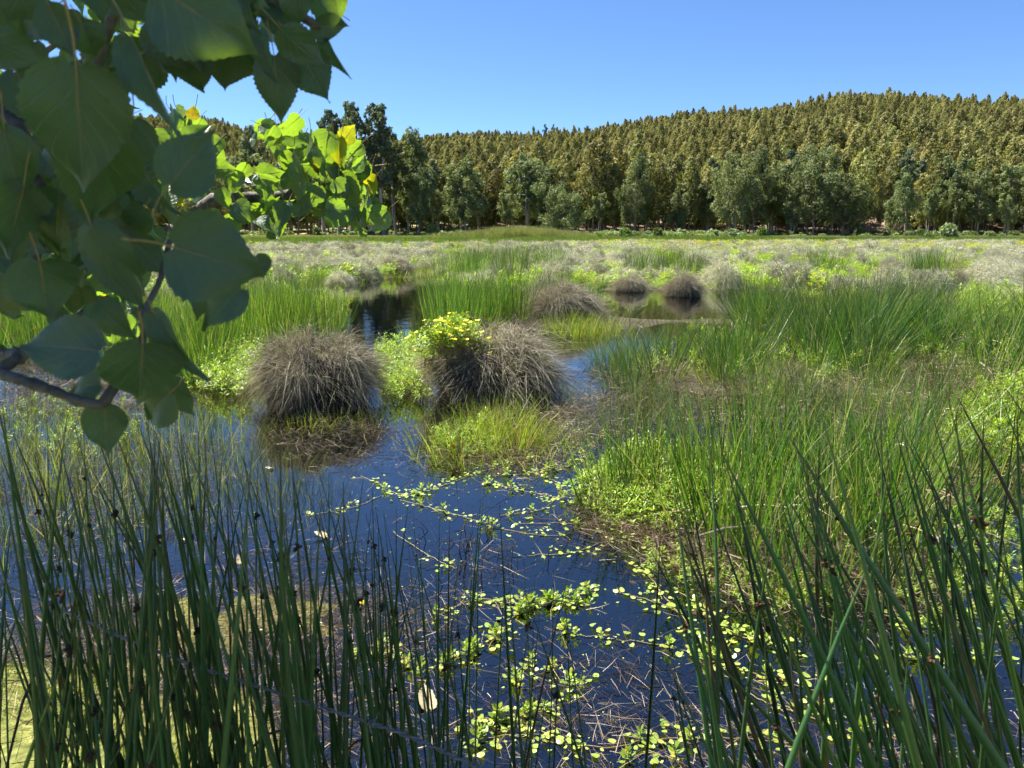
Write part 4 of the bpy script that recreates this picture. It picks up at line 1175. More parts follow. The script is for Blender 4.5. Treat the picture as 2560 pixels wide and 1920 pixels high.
# ------------------------------------------------------------------ floating water primrose
def round_leaf(seed, n=9):
    r = np.random.default_rng(seed)
    a = np.linspace(0, 2 * math.pi, n, endpoint=False)
    k = 1 + .06 * r.normal(size=n)
    V = np.column_stack([.5 + .5 * np.cos(a) * k, .40 * np.sin(a) * k, .05 * np.cos(2 * a) + .03 * r.normal(size=n)])
    V = np.concatenate([V, [[.5, 0, -.03]]])
    F = np.array([[i, (i + 1) % n, n] for i in range(n)])
    return Geo().add(V, F, 0, rnd=r.uniform(), t=.5).mesh("floating_leaf", [M_float])
FLEAF = [round_leaf(160 + k) for k in range(6)]
def rosette_mesh(seed):
    r = np.random.default_rng(seed); G = Geo()
    n = 9
    for k in range(n):
        a = k * 2.4 + r.uniform(-.2, .2); e = .15 + .9 * k / n
        o = np.array([math.cos(a) * math.cos(e), math.sin(a) * math.cos(e), math.sin(e)]); s = np.array([-math.sin(a), math.cos(a), 0]); u = np.cross(o, s) * -1
        L = .042 * (1.15 - .5 * k / n); W = L * .5
        b = np.array([0, 0, .006 * k])
        V = np.array([b, b + o * L * .35 + s * W * .42 + u * .004, b + o * L * .75 + s * W * .45, b + o * L, b + o * L * .75 - s * W * .45, b + o * L * .35 - s * W * .42 + u * .004])
        G.add(V, np.array([[0, 1, 2], [0, 2, 3], [0, 3, 4], [0, 4, 5]]), 0, rnd=r.uniform(), t=.5)
    V, F = tubes([[0, 0, -.03], [0, 0, .05]], [.002, .0015], 4); G.add(V, F, 1)
    return G.mesh("leaf_rosette", [M_leafy, M_stem])
ROS = [rosette_mesh(170 + k) for k in range(4)]

def runner(pts, lab, dens=1.0, ros=.3, lsz=1.0):
    g = [on_z(x, y, .004) for x, y in pts]
    n = max(8, len(pts) * 6)
    sp = spline(g, n); sp[:, :2] += rng.normal(0, .006, (n, 2)); sp[:, 2] = .004 + .003 * rng.uniform(0, 1, n)
    root = empty("water_primrose", tuple(sp[0])); tag(root, lab, "primrose", "water primrose plants")
    V, F = tubes(sp - sp[0], np.full(n, .0022), 4)
    obj("runner", mesh_np("primrose_runner", V, [F], [M_stem], smooth_shade=True), parent=root)
    length = np.sum(np.linalg.norm(np.diff(sp, axis=0), axis=1))
    m = max(4, int(length / .022 * dens))
    for q in range(m):
        u = rng.uniform(0, n - 1.01); i = int(u); p = sp[i] + (sp[i + 1] - sp[i]) * (u - i) - sp[0]
        if rng.uniform() < ros * .32:
            obj("rosette", ROS[rng.integers(4)], p + [rng.normal(0, .008), rng.normal(0, .008), .004], rng.uniform(0, 6.28), rng.uniform(.5, 1.05) * lsz, root)
        else:
            s = rng.uniform(.012, .036) * lsz
            o = obj("leaf", FLEAF[rng.integers(6)], p + [rng.normal(0, .05), rng.normal(0, .05), .006], rng.uniform(0, 6.28), s, root)
            o.rotation_euler = (rng.normal(0, .18), rng.normal(-.08, .18), rng.uniform(0, 6.28))
RUN = [
    ([(905, 1190), (1000, 1235), (1060, 1230), (1200, 1180), (1330, 1150)], "floating primrose runner arching below the sedge islet", 1.2, .3),
    ([(1000, 1250), (1150, 1290), (1290, 1330), (1400, 1340)], "floating primrose runner sagging through the middle of the pool", 1.0, .25),
    ([(1210, 1205), (1320, 1230), (1450, 1260), (1560, 1330)], "primrose runner reaching from mid pool to the near islet", 1.2, .25),
    ([(1330, 1180), (1400, 1215), (1360, 1270), (1250, 1290)], "curled primrose runner in the open blue water", .9, .2),
    ([(1430, 1060), (1450, 1130), (1480, 1200), (1540, 1270)], "primrose runner coming down the blue channel", 1.0, .3),
    ([(1230, 1190), (1350, 1180), (1450, 1150), (1500, 1090)], "loose primrose runner along the foot of the sedge islet", .9, .3),
    ([(1320, 1390), (1440, 1380), (1540, 1340)], "short primrose runner off the tip of the near islet", .8, .15),
    ([(980, 1330), (1090, 1400), (1140, 1420)], "reddish bare runner with few leaves in mid pool", .5, .2),
    ([(1290, 1310), (1480, 1310), (1600, 1350), (1700, 1420)], "primrose runner skirting the litter of the near islet", 1.1, .2),
    ([(1060, 1560), (1180, 1500), (1300, 1510), (1400, 1500), (1500, 1470)], "dense line of primrose rosettes across the dark water", 1.9, .65),
    ([(1220, 1620), (1300, 1530), (1390, 1510), (1480, 1510)], "second dense line of rosettes just below the first", 1.5, .6),
    ([(1050, 1680), (1160, 1640), (1240, 1590)], "primrose cluster at the edge of the shaded rushes", 1.8, .4),
    ([(1390, 1570), (1450, 1590), (1520, 1590)], "small primrose sprig floating below the rosette lines", 1.0, .5),
    ([(1500, 1595), (1640, 1610), (1780, 1650), (1900, 1690), (2050, 1730)], "long straight primrose runner heading for the shaded rushes", 1.2, .35),
    ([(1640, 1470), (1720, 1560), (1760, 1620), (1840, 1660)], "primrose runner bending down from the islet shadow", 1.3, .1),
    ([(1700, 1480), (1800, 1560), (1900, 1610), (2000, 1640)], "yellow-stemmed runner slanting under the islet rushes", 1.1, .1),
    ([(1780, 1700), (1800, 1640), (1860, 1560)], "short forked primrose shoot with round pale leaves", 1.3, .3),
    ([(1370, 1640), (1400, 1700), (1460, 1720)], "tiny primrose group with one upright rosette", 1.2, .4),
    ([(1290, 1720), (1310, 1680), (1340, 1660)], "pale round-leaved primrose group near the drowned leaf", 1.4, .2),
    ([(1180, 1800), (1300, 1790), (1390, 1770)], "crowded primrose group in the pale weed", 2.6, .35),
    ([(1150, 1860), (1280, 1840), (1420, 1860)], "crowded primrose row at the bottom water's edge", 2.4, .25),
    ([(1350, 1830), (1500, 1870), (1650, 1850), (1850, 1845), (2000, 1860)], "long flat runner with round leaves along the bank", 1.5, .1),
    ([(1560, 1910), (1620, 1880), (1680, 1900)], "primrose sprout close under the bank", 1.2, .3),
    ([(1850, 1720), (1950, 1770), (2080, 1780)], "runner with reddening leaves among the shaded rushes", 1.2, .2),
    ([(1950, 1760), (2100, 1820), (2250, 1850)], "runner with orange leaves behind the leaning rushes", 1.2, .2),
    ([(2250, 1420), (2350, 1400), (2450, 1430), (2560, 1420)], "primrose runner across the side pool", 2.2, .3),
    ([(2230, 1480), (2380, 1470), (2560, 1490)], "leafy primrose runner in the middle of the side pool", 2.2, .35),
    ([(2250, 1560), (2400, 1540), (2560, 1570)], "leafy primrose runner on the near side of the side pool", 2.0, .35),
    ([(2200, 1640), (2350, 1650), (2500, 1640)], "primrose runner fading into the leaning rushes", 1.6, .3),
    ([(760, 1290), (880, 1270), (950, 1240)], "faint runner with tiny leaves near the pale floating leaf", .7, .2),
    ([(650, 1560), (720, 1590), (760, 1570)], "bright primrose shoot on the sunlit shelf", 1.4, .6),
    ([(880, 1640), (960, 1620), (1020, 1660)], "primrose shoot behind the shaded rush fringe", 1.5, .4),
    ([(1540, 1480), (1620, 1500), (1700, 1530)], "scattered primrose leaves in the islet's dark reflection", 1.0, .2),
    ([(1560, 1400), (1620, 1440), (1660, 1500)], "row of small yellow leaves below the litter bank", 1.4, .1),
]
for pts, lab, dn, ro in RUN:
    runner(pts, lab, dn, ro, 1.15)

# straws and stems adrift
DRIFT = [straw_mesh(190 + k, 16, .30, .003, .15, .0035) for k in range(3)]
n = 70
x = rng.uniform(-2.4, 2.6, n); y = rng.uniform(2.8, 7.8, n)
gn_scatter("drifting_straws", np.column_stack([x, y, 0 * x + .002]), rng.uniform(0, 6.28, n), rng.uniform(.7, 1.3, n), rng.integers(0, 3, n), DRIFT, label="loose straws and stems adrift on the open water", cat="straw")
# straw on the sunlit shelf
n = 90
x = rng.normal(-1.5, .7, n); y = rng.normal(3.6, .4, n)
gn_scatter("shelf_litter", np.column_stack([x, y, np.maximum(ground_z(x, y), 0) + .004]), rng.uniform(0, 6.28, n), rng.uniform(.5, .9, n), rng.integers(0, 3, n), STRAW, label="yellowed straw matted over the sunlit shelf", cat="straw")
# specks of floating debris
n = 1500
x = rng.uniform(-3.6, 2.8, n); y = rng.uniform(2.6, 8.5, n)
k = wav(x, y, 1.3, 71) > -.5
x, y = x[k], y[k]; n = len(x)
SPECK = [round_leaf(180 + k, 5) for k in range(2)]
P = np.column_stack([x, y, 0 * x + .003])
gn_scatter("floating_specks", P, rng.uniform(0, 6.28, n), rng.uniform(.003, .015, n), rng.integers(0, 2, n), SPECK, label="tiny pale specks of duckweed on the open water", cat="duckweed")

# dead black stems bent over in the pool
for (px, py, n, lab) in [(1165, 1360, 16, "tangle of bent black dead stems in mid pool"), (1240, 1400, 14, "second tangle of black dead stems, one bent into a loop"), (1150, 1450, 9, "low black stem stubs with sunken leaves in mid pool")]:
    c = on_z(px, py); root = empty("dead_stem_tangle", (c[0], c[1], -.02)); tag(root, lab, "dead stems", "dead stem tangles")
    for q in range(n):
        b = np.array([rng.normal(0, .12), rng.normal(0, .12), -.05]); h = rng.uniform(.05, .24); a = rng.uniform(0, 6.28)
        k = b + [rng.normal(0, .05), rng.normal(0, .03), h]
        e = k + np.array([math.cos(a), math.sin(a), rng.uniform(-1.0, .5)]) * rng.uniform(.04, .14)
        V, F = tubes(spline([b, (b + k) / 2 + rng.normal(0, .008, 3), k, e], 8), np.linspace(.0035, .0015, 8), 4)
        obj("stem", mesh_np("dead_stem", V, [F], [M_darkstem]), parent=root)

# ------------------------------------------------------------------ poplar: leaf meshes
def poplar_leaf(seed, fold=.12, droop=.12, wave=.03, teeth=.02, rows=30, half=4, ratio=1.0):
    """leaf blade along +Y (length 1), deltoid with drawn-out tip and toothed rim; thin stalk behind the base"""
    r = np.random.default_rng(seed)
    v = np.linspace(0, 1, rows)
    wv = np.interp(v, [0, .03, .08, .16, .25, .36, .48, .6, .7, .8, .87, .93, 1], [.10, .27, .38, .47, .50, .485, .43, .345, .255, .15, .08, .035, .004]) * ratio
    cols = np.linspace(-1, 1, 2 * half + 1)
    ph = r.uniform(0, 6.28, 4)
    V, UV = [], []
    for i, t in enumerate(v):
        for c in cols:
            w = wv[i] * (1 + (teeth * 2.2 * (1 if i % 2 else -1) * (.5 + .5 * math.sin(t * 3.14)) if abs(c) == 1 and .04 < t < .93 else 0))
            x = c * w
            y = t - .085 * abs(c) ** 1.5 * max(0, 1 - t / .25) + r.normal(0, .002)
            z = fold * abs(x) - droop * t * t + wave * math.sin(6 * t + ph[0] + 2 * c) * abs(c) + .02 * math.sin(14 * t + ph[1]) * c * c
            if t > .85: x += (t - .85) * .35 * math.sin(ph[2])
            V.append([x, y, z]); UV.append([c, t])
    nc = len(cols)
    F = np.array([[i * nc + j, i * nc + j + 1, (i + 1) * nc + j + 1, (i + 1) * nc + j] for i in range(rows - 1) for j in range(nc - 1)])
    sp = spline([[0, .02, -.012], [.02 * math.sin(ph[3]), -.22, -.05 + .05 * math.sin(ph[2])], [.08 * math.sin(ph[3]), -.5, .0 + .1 * math.cos(ph[3])]], 7)
    Vp, Fp = tubes(sp, np.linspace(.011, .014, 7), 5)
    V2, F2 = tubes(np.array([[0, t, -droop * t * t - .006] for t in (0, .3, .6, .9)]), [.013, .01, .006, .002], 4)
    n0 = len(V); n1 = n0 + len(Vp)
    uv = np.concatenate([np.array(UV), np.zeros((len(Vp) + len(V2), 2))])
    me = mesh_np("poplar_leaf", np.concatenate([np.array(V), Vp, V2]), [F, Fp + n0, F2 + n1], [M_pop, M_petiole], face_mat=[0, 1, 1], smooth_shade=True, uv=uv)
    return me
PL = [poplar_leaf(200, .14, .12, .06), poplar_leaf(201, .34, .22, .08), poplar_leaf(202, -.10, .30, .07), poplar_leaf(203, .5, .12, .05), poplar_leaf(204, .10, -.15, .09), poplar_leaf(205, .25, .45, .09)]
PLs = [poplar_leaf(210 + k, .1 + .1 * k, .15 + .08 * k, .05, .025, 16, 2) for k in range(5)]

TREE = (-3.4, 1.3, .35)
pop = empty("poplar_tree", TREE)
tag(pop, "young poplar whose leafy boughs hang into the picture from above", "tree")
PINV = Matrix.Translation(Vector(TREE)).inverted()
def bough(name, pts, r0, r1, n=18, sides=8, knots=True):
    sp = spline(pts, n)
    rr = (np.linspace(r0, r1, n) if np.isscalar(r0) else np.interp(np.linspace(0, 1, n), np.linspace(0, 1, len(r0)), r0)) * (1 + (.10 * rng.normal(size=n) if knots else 0))
    V, F = tubes(sp, rr, sides)
    o = obj(name, mesh_np(name, V, [F], [M_pbark], smooth_shade=True), parent=pop)
    o.matrix_parent_inverse = PINV
    return o, sp
trunk, _ = bough("trunk", [TREE, (-3.35, 1.35, 2.0), (-3.2, 1.5, 4.0), (-3.1, 1.7, 6.6)], .14, .05, 16, 12)
def up(px, py, Y): return at(px, py, Y)
B_low, _ = bough("bough", [(-3.35, 1.35, 1.7), (-1.6, 1.2, 1.75), up(-120, 905, .80), up(0, 935, .72), up(110, 968, .70), up(200, 1002, .69), up(258, 1008, .69), up(285, 962, .70)], [.03, .014, .0065, .0055, .005, .0048, .0045, .003], 0, 40)
B_low2, _ = bough("twig", [up(-200, 960, .95), up(0, 902, .92), up(65, 880, .92), up(150, 830, .95), up(250, 745, 1.0)], .014, .004)
B_mid, _ = bough("twig", [up(258, 1008, .69), up(350, 870, .72), up(362, 780, .74), (up(400, 700, .76)), up(425, 600, .78)], .005, .0028)
B_mid2, _ = bough("twig", [up(362, 780, .74), up(330, 720, .75), up(290, 640, .76), up(240, 520, .8)], .0035, .002)
B_top, _ = bough("bough", [(-3.2, 1.5, 3.6), (-1.6, 1.1, 3.1), up(120, -260, .9), up(300, -40, .78), up(275, 60, .78), up(235, 190, .80), up(190, 300, .82)], [.035, .02, .008, .0055, .005, .004, .003], 0, 34)
B_left, _ = bough("bough", [(-3.3, 1.4, 2.6), up(-220, 120, 1.2), up(0, 270, 1.0), up(90, 410, .98), up(100, 540, .98), up(85, 680, .98)], [.02, .011, .008, .0075, .007, .006], 0, 26)
B_up, _ = bough("bough", [(-3.15, 1.6, 3.9), (-1.4, 1.3, 3.2), up(450, -200, 1.0), up(640, -60, .95), up(740, 30, .95), up(800, 70, .97)], .03, .0025, 24)
B_sun, sun_sp = bough("bough", [(-3.3, 1.4, 2.2), (-2.1, 2.4, 2.25), up(330, 600, 2.7), up(505, 518, 2.75), up(560, 498, 2.75), up(700, 490, 2.75), up(760, 478, 2.75), up(800, 464, 2.75), up(830, 452, 2.75), up(900, 462, 2.78)], .034, .006, 34)
B_sun2, sun2_sp = bough("twig", [up(330, 600, 2.7), up(350, 450, 2.7), up(400, 360, 2.75), up(470, 285, 2.8)], .012, .003)

B_back, _ = bough("bough", [(-3.3, 1.4, 2.35), (-2.4, 2.1, 2.3), up(-60, 610, 2.6), up(70, 640, 2.65), up(200, 730, 2.6), up(330, 800, 2.6)], .02, .003, 22)
B_backtop, _ = bough("bough", [(-3.2, 1.5, 3.1), (-2.4, 2.2, 3.0), up(-40, 215, 2.6), up(120, 120, 2.62), up(280, 70, 2.65), up(370, 150, 2.7)], .02, .003, 22)
B_inner, _ = bough("bough", [(-3.3, 1.4, 2.6), (-1.9, 1.8, 2.6), up(-80, 260, 1.8), up(100, 330, 1.8), up(240, 420, 1.85), up(330, 560, 1.95), up(360, 740, 2.0)], .02, .0025, 24)
def leaf(parent, b, t, wpx, d, mesh=0, roll=0.0, dd=0.0, color=(1, 1, 1, 1), meshes=PL):
    """one blade from base pixel b to tip pixel t at distance d (metres ahead); wpx: width in pixels"""
    Bp, Tp = at(b[0], b[1], d), at(t[0], t[1], d + dd)
    y = Tp - Bp; L = np.linalg.norm(y); y /= L
    z = EYE - (Bp + Tp) / 2; z -= y * np.dot(z, y); z /= np.linalg.norm(z)
    x = np.cross(y, z)
    c, s = math.cos(roll), math.sin(roll)
    z2 = z * c + x * s; x2 = np.cross(y, z2)
    w = wpx * d / FPX
    M = Matrix([[x2[i] * w, y[i] * L, z2[i] * .5 * (w + L), Bp[i]] for i in range(3)] + [[0, 0, 0, 1]])
    o = bpy.data.objects.new("leaf", meshes[mesh % len(meshes)])
    COL.objects.link(o)
    o.parent = parent
    o.matrix_basis = M
    if parent is pop: o.matrix_parent_inverse = PINV
    o.color = color
    return o
D = .64
SHADE_TINT = (.72, .72, 1.0, 1)   # shade painted into the near leaves: darker, bluer tint than the sunlit ones
BIG = [  # parent, base, tip, width, distance, mesh, roll, depth change
    (B_up, (405, -25), (648, 142), 235, .62, 0, .15, .02), (B_up, (708, 80), (815, 178), 92, .85, 2, .2, .03), (B_up, (686, 140), (706, 312), 112, .95, 0, -.1, .02),
    (B_up, (745, 120), (826, 256), 118, .97, 4, .3, .02), (B_up, (648, 80), (682, 216), 66, .9, 1, .7, .0), (B_up, (590, 120), (560, 246), 118, .95, 2, -.2, .03),
    (B_up, (470, 130), (500, 244), 105, .93, 5, .2, .02), (B_up, (785, 62), (882, 72), 72, .97, 0, .5, .04), (B_up, (812, 92), (872, 200), 50, 1.0, 3, .9, .0),
    (B_up, (830, -35), (845, 60), 66, 1.0, 2, .2, .01), (B_up, (735, -30), (752, 66), 90, .9, 0, -.3, .02), (B_up, (606, -25), (640, 92), 56, .85, 1, .9, .0),
    (B_up, (690, -10), (720, 120), 90, 1.0, 4, .3, .03), (B_up, (560, 20), (640, 190), 120, 1.0, 2, .1, .05), (B_up, (520, 60), (430, 190), 120, 1.05, 5, -.3, .03),
    (B_top, (190, 172), (206, 496), 240, .60, 0, .10, .03), (B_top, (262, 352), (232, 596), 200, .66, 2, -.25, .03), (B_top, (330, 100), (442, 352), 88, .62, 3, .9, .0),
    (B_mid, (425, 462), (536, 320), 150, .66, 4, .25, .02), (B_mid, (435, 618), (672, 690), 232, .60, 0, .12, .02), (B_mid, (605, 722), (474, 820), 108, .68, 5, .4, .0),
    (B_top, (122, 15), (192, 152), 96, .70, 4, .3, .02), (B_left, (-20, 100), (105, 168), 100, .72, 2, .2, .02), (B_top, (205, 60), (250, 158), 92, .72, 5, -.2, .02),
    (B_top, (300, -30), (372, 68), 100, .72, 2, .1, .02), (B_mid2, (232, 575), (352, 795), 130, .68, 2, .3, .02), (B_mid2, (100, 655), (120, 800), 175, .72, 4, -.2, .02),
    (B_low, (244, 876), (26, 858), 168, .66, 0, .15, .01), (B_mid, (357, 862), (346, 1026), 205, .62, 0, -.1, .03), (B_mid, (388, 786), (504, 964), 82, .64, 1, .75, .0),
    (B_low, (420, 985), (330, 1068), 130, .70, 5, .2, .02), (B_low, (262, 1012), (268, 1134), 112, .70, 4, .1, .02), (B_left, (10, 330), (50, 520), 130, .74, 2, .2, .02),
    (B_left, (60, 470), (10, 640), 130, .76, 4, -.3, .02), (B_mid2, (360, 520), (300, 606), 88, .90, 0, .2, .02), (B_mid2, (335, 435), (390, 535), 70, .9, 2, .5, .0),
    (B_mid2, (385, 468), (447, 545), 44, .85, 1, .9, .0), (B_top, (130, 20), (30, 90), 110, .8, 5, .2, .0), (B_top, (60, -40), (10, 60), 130, .75, 2, 0, .0),
    (B_left, (150, 480), (120, 660), 150, .82, 5, .2, .02), (B_mid2, (250, 540), (180, 690), 140, .78, 2, .4, .02), (B_low, (250, 960), (130, 975), 120, .72, 5, .5, .01),
    (B_low, (60, 700), (-30, 800), 120, .8, 2, .2, .02), (B_mid2, (290, 640), (330, 740), 80, .84, 4, .2, .02), (B_top, (230, 200), (330, 330), 120, .78, 2, -.3, .02),
    (B_top, (300, 130), (200, 260), 140, .82, 5, .2, .02), (B_left, (40, 180), (130, 330), 130, .8, 4, .2, .02), (B_top, (380, 60), (460, 190), 120, .9, 2, .4, .02),
    (B_top, (330, 300), (310, 450), 130, .85, 5, .1, .02), (B_mid, (520, 700), (470, 800), 80, .75, 2, .6, .0), (B_mid, (640, 640), (662, 700), 70, .66, 4, .3, .0),
    (B_mid2, (140, 560), (60, 640), 100, .9, 0, .3, .0), (B_left, (30, 560), (-40, 690), 110, .9, 2, .1, .0), (B_mid2, (330, 600), (420, 690), 90, .95, 4, .3, .0),
    (B_low, (240, 760), (330, 850), 90, .9, 5, .2, .0), (B_low, (420, 950), (470, 1050), 80, .74, 2, .6, .0), (B_up, (460, -30), (400, 90), 130, .8, 4, .2, .0),
]
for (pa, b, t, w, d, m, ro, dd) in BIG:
    leaf(pa, b, t, w, d, m, ro, dd, SHADE_TINT)
# darker leaves behind, filling the bough
FILL = [(0, -20), (600, -20), (560, 120), (440, 160), (330, 210), (300, 320), (330, 420), (320, 560), (250, 660), (180, 760), (0, 820)]
HOLES = [(290, 60, 30), (10, 235, 25), (90, 640, 30), (270, 640, 20), (150, 125, 40), (190, 165, 26), (58, 275, 48), (342, 285, 34), (165, 15, 16), (345, 85, 25), (15, 215, 30)]
k = 0
while k < 120:
    c = np.array([rng.uniform(-30, 600), rng.uniform(-20, 700)])
    if not in_poly(c[None], FILL)[0]: continue
    if any(math.hypot(c[0] - h[0], c[1] - h[1]) < h[2] + 45 for h in HOLES): continue
    a = rng.normal(math.pi / 2, .7); L = rng.uniform(80, 135)
    b = c - np.array([math.cos(a), math.sin(a)]) * L / 2; t = b + np.array([math.cos(a), math.sin(a)]) * L
    leaf([B_top, B_left, B_mid2][rng.integers(3)], b, t, L * rng.uniform(.7, 1.0), rng.uniform(.9, 1.35), rng.integers(6), rng.uniform(-.6, .6), rng.uniform(-.02, .05), SHADE_TINT); k += 1
MIDF = [(0, -20), (700, -20), (640, 90), (450, 140), (400, 240), (380, 460), (430, 560), (420, 820), (300, 900), (0, 900)]
k = 0
while k < 60:
    c = np.array([rng.uniform(-30, 700), rng.uniform(-20, 900)])
    if not in_poly(c[None], MIDF)[0] or any(math.hypot(c[0] - h[0], c[1] - h[1]) < h[2] + 30 for h in HOLES): continue
    a = rng.normal(math.pi / 2, .9); L = rng.uniform(55, 100); v_ = np.array([math.cos(a), math.sin(a)])
    leaf([B_top, B_left, B_mid2][rng.integers(3)], c - v_ * L / 2, c + v_ * L / 2, L * rng.uniform(.55, .95), rng.uniform(.72, 1.0), rng.integers(6), rng.uniform(-1.1, 1.1), rng.uniform(-.03, .05), SHADE_TINT); k += 1
# sunlit leaves on the outer bough and behind the dark ones
def cluster(parent, poly, n, L0, L1, d0, d1, down=.6, yellow=.06):
    k = 0
    xs = [p[0] for p in poly]; ys = [p[1] for p in poly]
    while k < n:
        c = np.array([rng.uniform(min(xs), max(xs)), rng.uniform(min(ys), max(ys))])
        if not in_poly(c[None], poly)[0]: continue
        a = rng.normal(math.pi / 2 if rng.uniform() < down else rng.uniform(0, 6.28), .8); L = rng.uniform(L0, L1)
        v = np.array([math.cos(a), math.sin(a)])
        y_ = rng.uniform() < yellow
        leaf(parent, c - v * L / 2, c + v * L / 2, L * rng.uniform(.62, 1.0), rng.uniform(d0, d1), rng.integers(5), rng.normal(0, .75), rng.normal(0, .03),
             (1.9, 1.2, .3, 1) if y_ else (1, 1, 1, 1), PLs); k += 1
cluster(B_sun, [(660, 320), (740, 310), (800, 360), (900, 380), (930, 450), (960, 480), (950, 560), (880, 560), (800, 520), (700, 470), (640, 420), (630, 360)], 70, 48, 82, 2.55, 2.95)
cluster(B_sun, [(560, 500), (700, 500), (760, 510), (740, 560), (650, 580), (590, 540)], 18, 45, 72, 2.6, 2.85, .9)
cluster(B_sun, [(560, 420), (640, 400), (700, 440), (700, 480), (600, 490)], 12, 42, 62, 2.6, 2.85)
cluster(B_sun2, [(440, 300), (490, 270), (520, 330), (560, 390), (540, 480), (500, 520), (450, 500), (340, 480), (350, 380), (420, 350)], 38, 45, 75, 2.6, 3.0)
cluster(B_backtop, [(-10, 180), (30, 200), (40, 260), (0, 290)], 9, 45, 70, 2.4, 2.8)
cluster(B_back, [(20, 590), (130, 580), (150, 700), (30, 710)], 18, 40, 62, 2.5, 2.9)
cluster(B_back, [(190, 680), (340, 700), (360, 850), (280, 850), (190, 800)], 30, 42, 66, 2.4, 2.8)
cluster(B_backtop, [(170, 0), (330, 0), (380, 140), (300, 180), (260, 90), (180, 60)], 26, 36, 62, 2.4, 2.9)
cluster(B_up, [(610, 0), (800, -10), (800, 40), (700, 90), (640, 60)], 6, 70, 100, 1.0, 1.12)
cluster(B_inner, [(0, 0), (400, 0), (400, 150), (330, 260), (330, 420), (340, 560), (200, 700), (0, 720)], 46, 50, 85, 1.5, 2.1, .7, .03)
cluster(B_inner, [(200, 560), (420, 560), (420, 760), (330, 850), (200, 760)], 16, 45, 75, 1.6, 2.3, .7, .03)
cluster(B_sun, [(440, 540), (560, 520), (600, 600), (480, 640)], 8, 45, 70, 2.5, 2.8, .7, .03)
leaf(B_sun, (858, 352), (888, 310), 46, 2.7, 0, .1, 0, (2.1, 1.35, .3, 1), PLs)
leaf(B_sun, (690, 360), (672, 318), 44, 2.7, 1, .2, 0, (2.0, 1.2, .3, 1), PLs)
leaf(B_sun2, (480, 296), (484, 262), 32, 2.6, 0, .1, 0, (1.9, .9, .3, 1), PLs)
for b, t, w in [((735, 365), (735, 312), 70), ((640, 350), (622, 345), 40)]:
    leaf(B_sun, b, t, w, 2.7, 0, .2, .01, (1, 1, 1, 1), PLs)

# the rest of the crown, over the photographer's head and to the side: it throws the shade on the bank
def crown():
    r = np.random.default_rng(77)
    n = 26000
    A = np.column_stack([r.uniform(-2.4, 1.5, n), r.uniform(.2, 2.46, n)])
    Bq = np.column_stack([r.uniform(-4.8, -2.0, n // 2), r.uniform(1.2, 4.7, n // 2)])
    Q = np.concatenate([A, Bq])
    gapn = wav(Q[:, 0], Q[:, 1], 3.2, 51)
    Q = Q[gapn > -.18]
    t = r.uniform(1.4, 4.2, len(Q))
    P = np.column_stack([Q, np.full(len(Q), 2.4)]) + SUN * t[:, None]
    # cluster along twigs
    cent = P[r.integers(0, len(P), 420)]
    P = P[:9000] * .62 + cent[r.integers(0, 420, 9000)] * 0 + P[:9000] * .38
    pj = project(P)
    ok = ~((pj[:, 0] > -160) & (pj[:, 0] < 2720) & (pj[:, 1] > -200) & (P[:, 1] > 0))
    P = P[ok]
    n = len(P)
    L = r.uniform(.07, .11, n)
    nn = norm(r.normal(size=(n, 3)) * .7 + SUN)
    V, F = cards(P, nn, L, L * .95, norm(r.normal(size=(n, 3)) * .7 + [0, 0, -1]))
    uv = np.tile(np.array([[0, 0], [1, .4], [0, 1], [-1, .4]]), (n, 1))
    me = mesh_np("crown", V, [F], [M_pop], uv=uv)
    o = obj("crown", me, parent=pop, kind='stuff'); o.matrix_parent_inverse = PINV
    for q in range(16):
        p = P[r.integers(n)]
        bough("bough", [(-3.25 + .02 * q, 1.45, 2.6 + .2 * q), (np.array([-3.2, 1.5, 3.4]) + p) / 2 + [0, 0, .2], p], .025, .004, 12, 6)
crown()

# ------------------------------------------------------------------ rushes of the bank, in the shade
def stem_mesh(seed, bend):
    r = np.random.default_rng(seed)
    a = r.uniform(0, 6.28)
    z = np.linspace(0, 1, 9)
    P = np.column_stack([bend * math.cos(a) * (z ** 2 - z * .6), bend * math.sin(a) * (z ** 2 - z * .6), z])
    # built with radius 1 in x/y by a second scale: keep radius small relative to the unit length
    V, F = tubes(P, .0036 * np.array([1, 1, .97, .93, .87, .78, .64, .42, .10]), 6)
    return Geo().add(V, F, 0, rnd=r.uniform(0, .95), t=np.repeat(z, 6)).mesh("rush_stem", [M_rush_shade], True)
M_dry = plain("dry_rush", (0.05, 0.035, 0.018), (0.13, 0.095, 0.045), 30, 0.6)
def broken_stem_mesh(seed):
    r = np.random.default_rng(seed); a = r.uniform(0, 6.28); o = np.array([math.cos(a), math.sin(a), 0])
    z = np.array([0, .2, .4, .55, .62, .63, .60, .52, .40])
    x = np.array([0, .01, .02, .03, .04, .06, .12, .20, .30])
    P = o * x[:, None] + np.array([0, 0, 1.0]) * z[:, None]
    V, F = tubes(P, .0029 * np.array([1, 1, .95, .9, .85, .7, .7, .5, .1]), 6)
    return Geo().add(V, F, 0, rnd=.97, t=np.repeat(np.linspace(0, 1, 9), 6)).mesh("broken_stem", [M_dry])
ST = [stem_mesh(220 + k, b) for k, b in enumerate([.02, .06, .10, .16, .05, .03, .08, .12, .04, .07, .02, .10])] + [broken_stem_mesh(250)]
def dry_stem_mesh(seed):
    me = stem_mesh(seed, .08).copy(); me.materials[0] = M_dry; return me
ST += [dry_stem_mesh(260)]
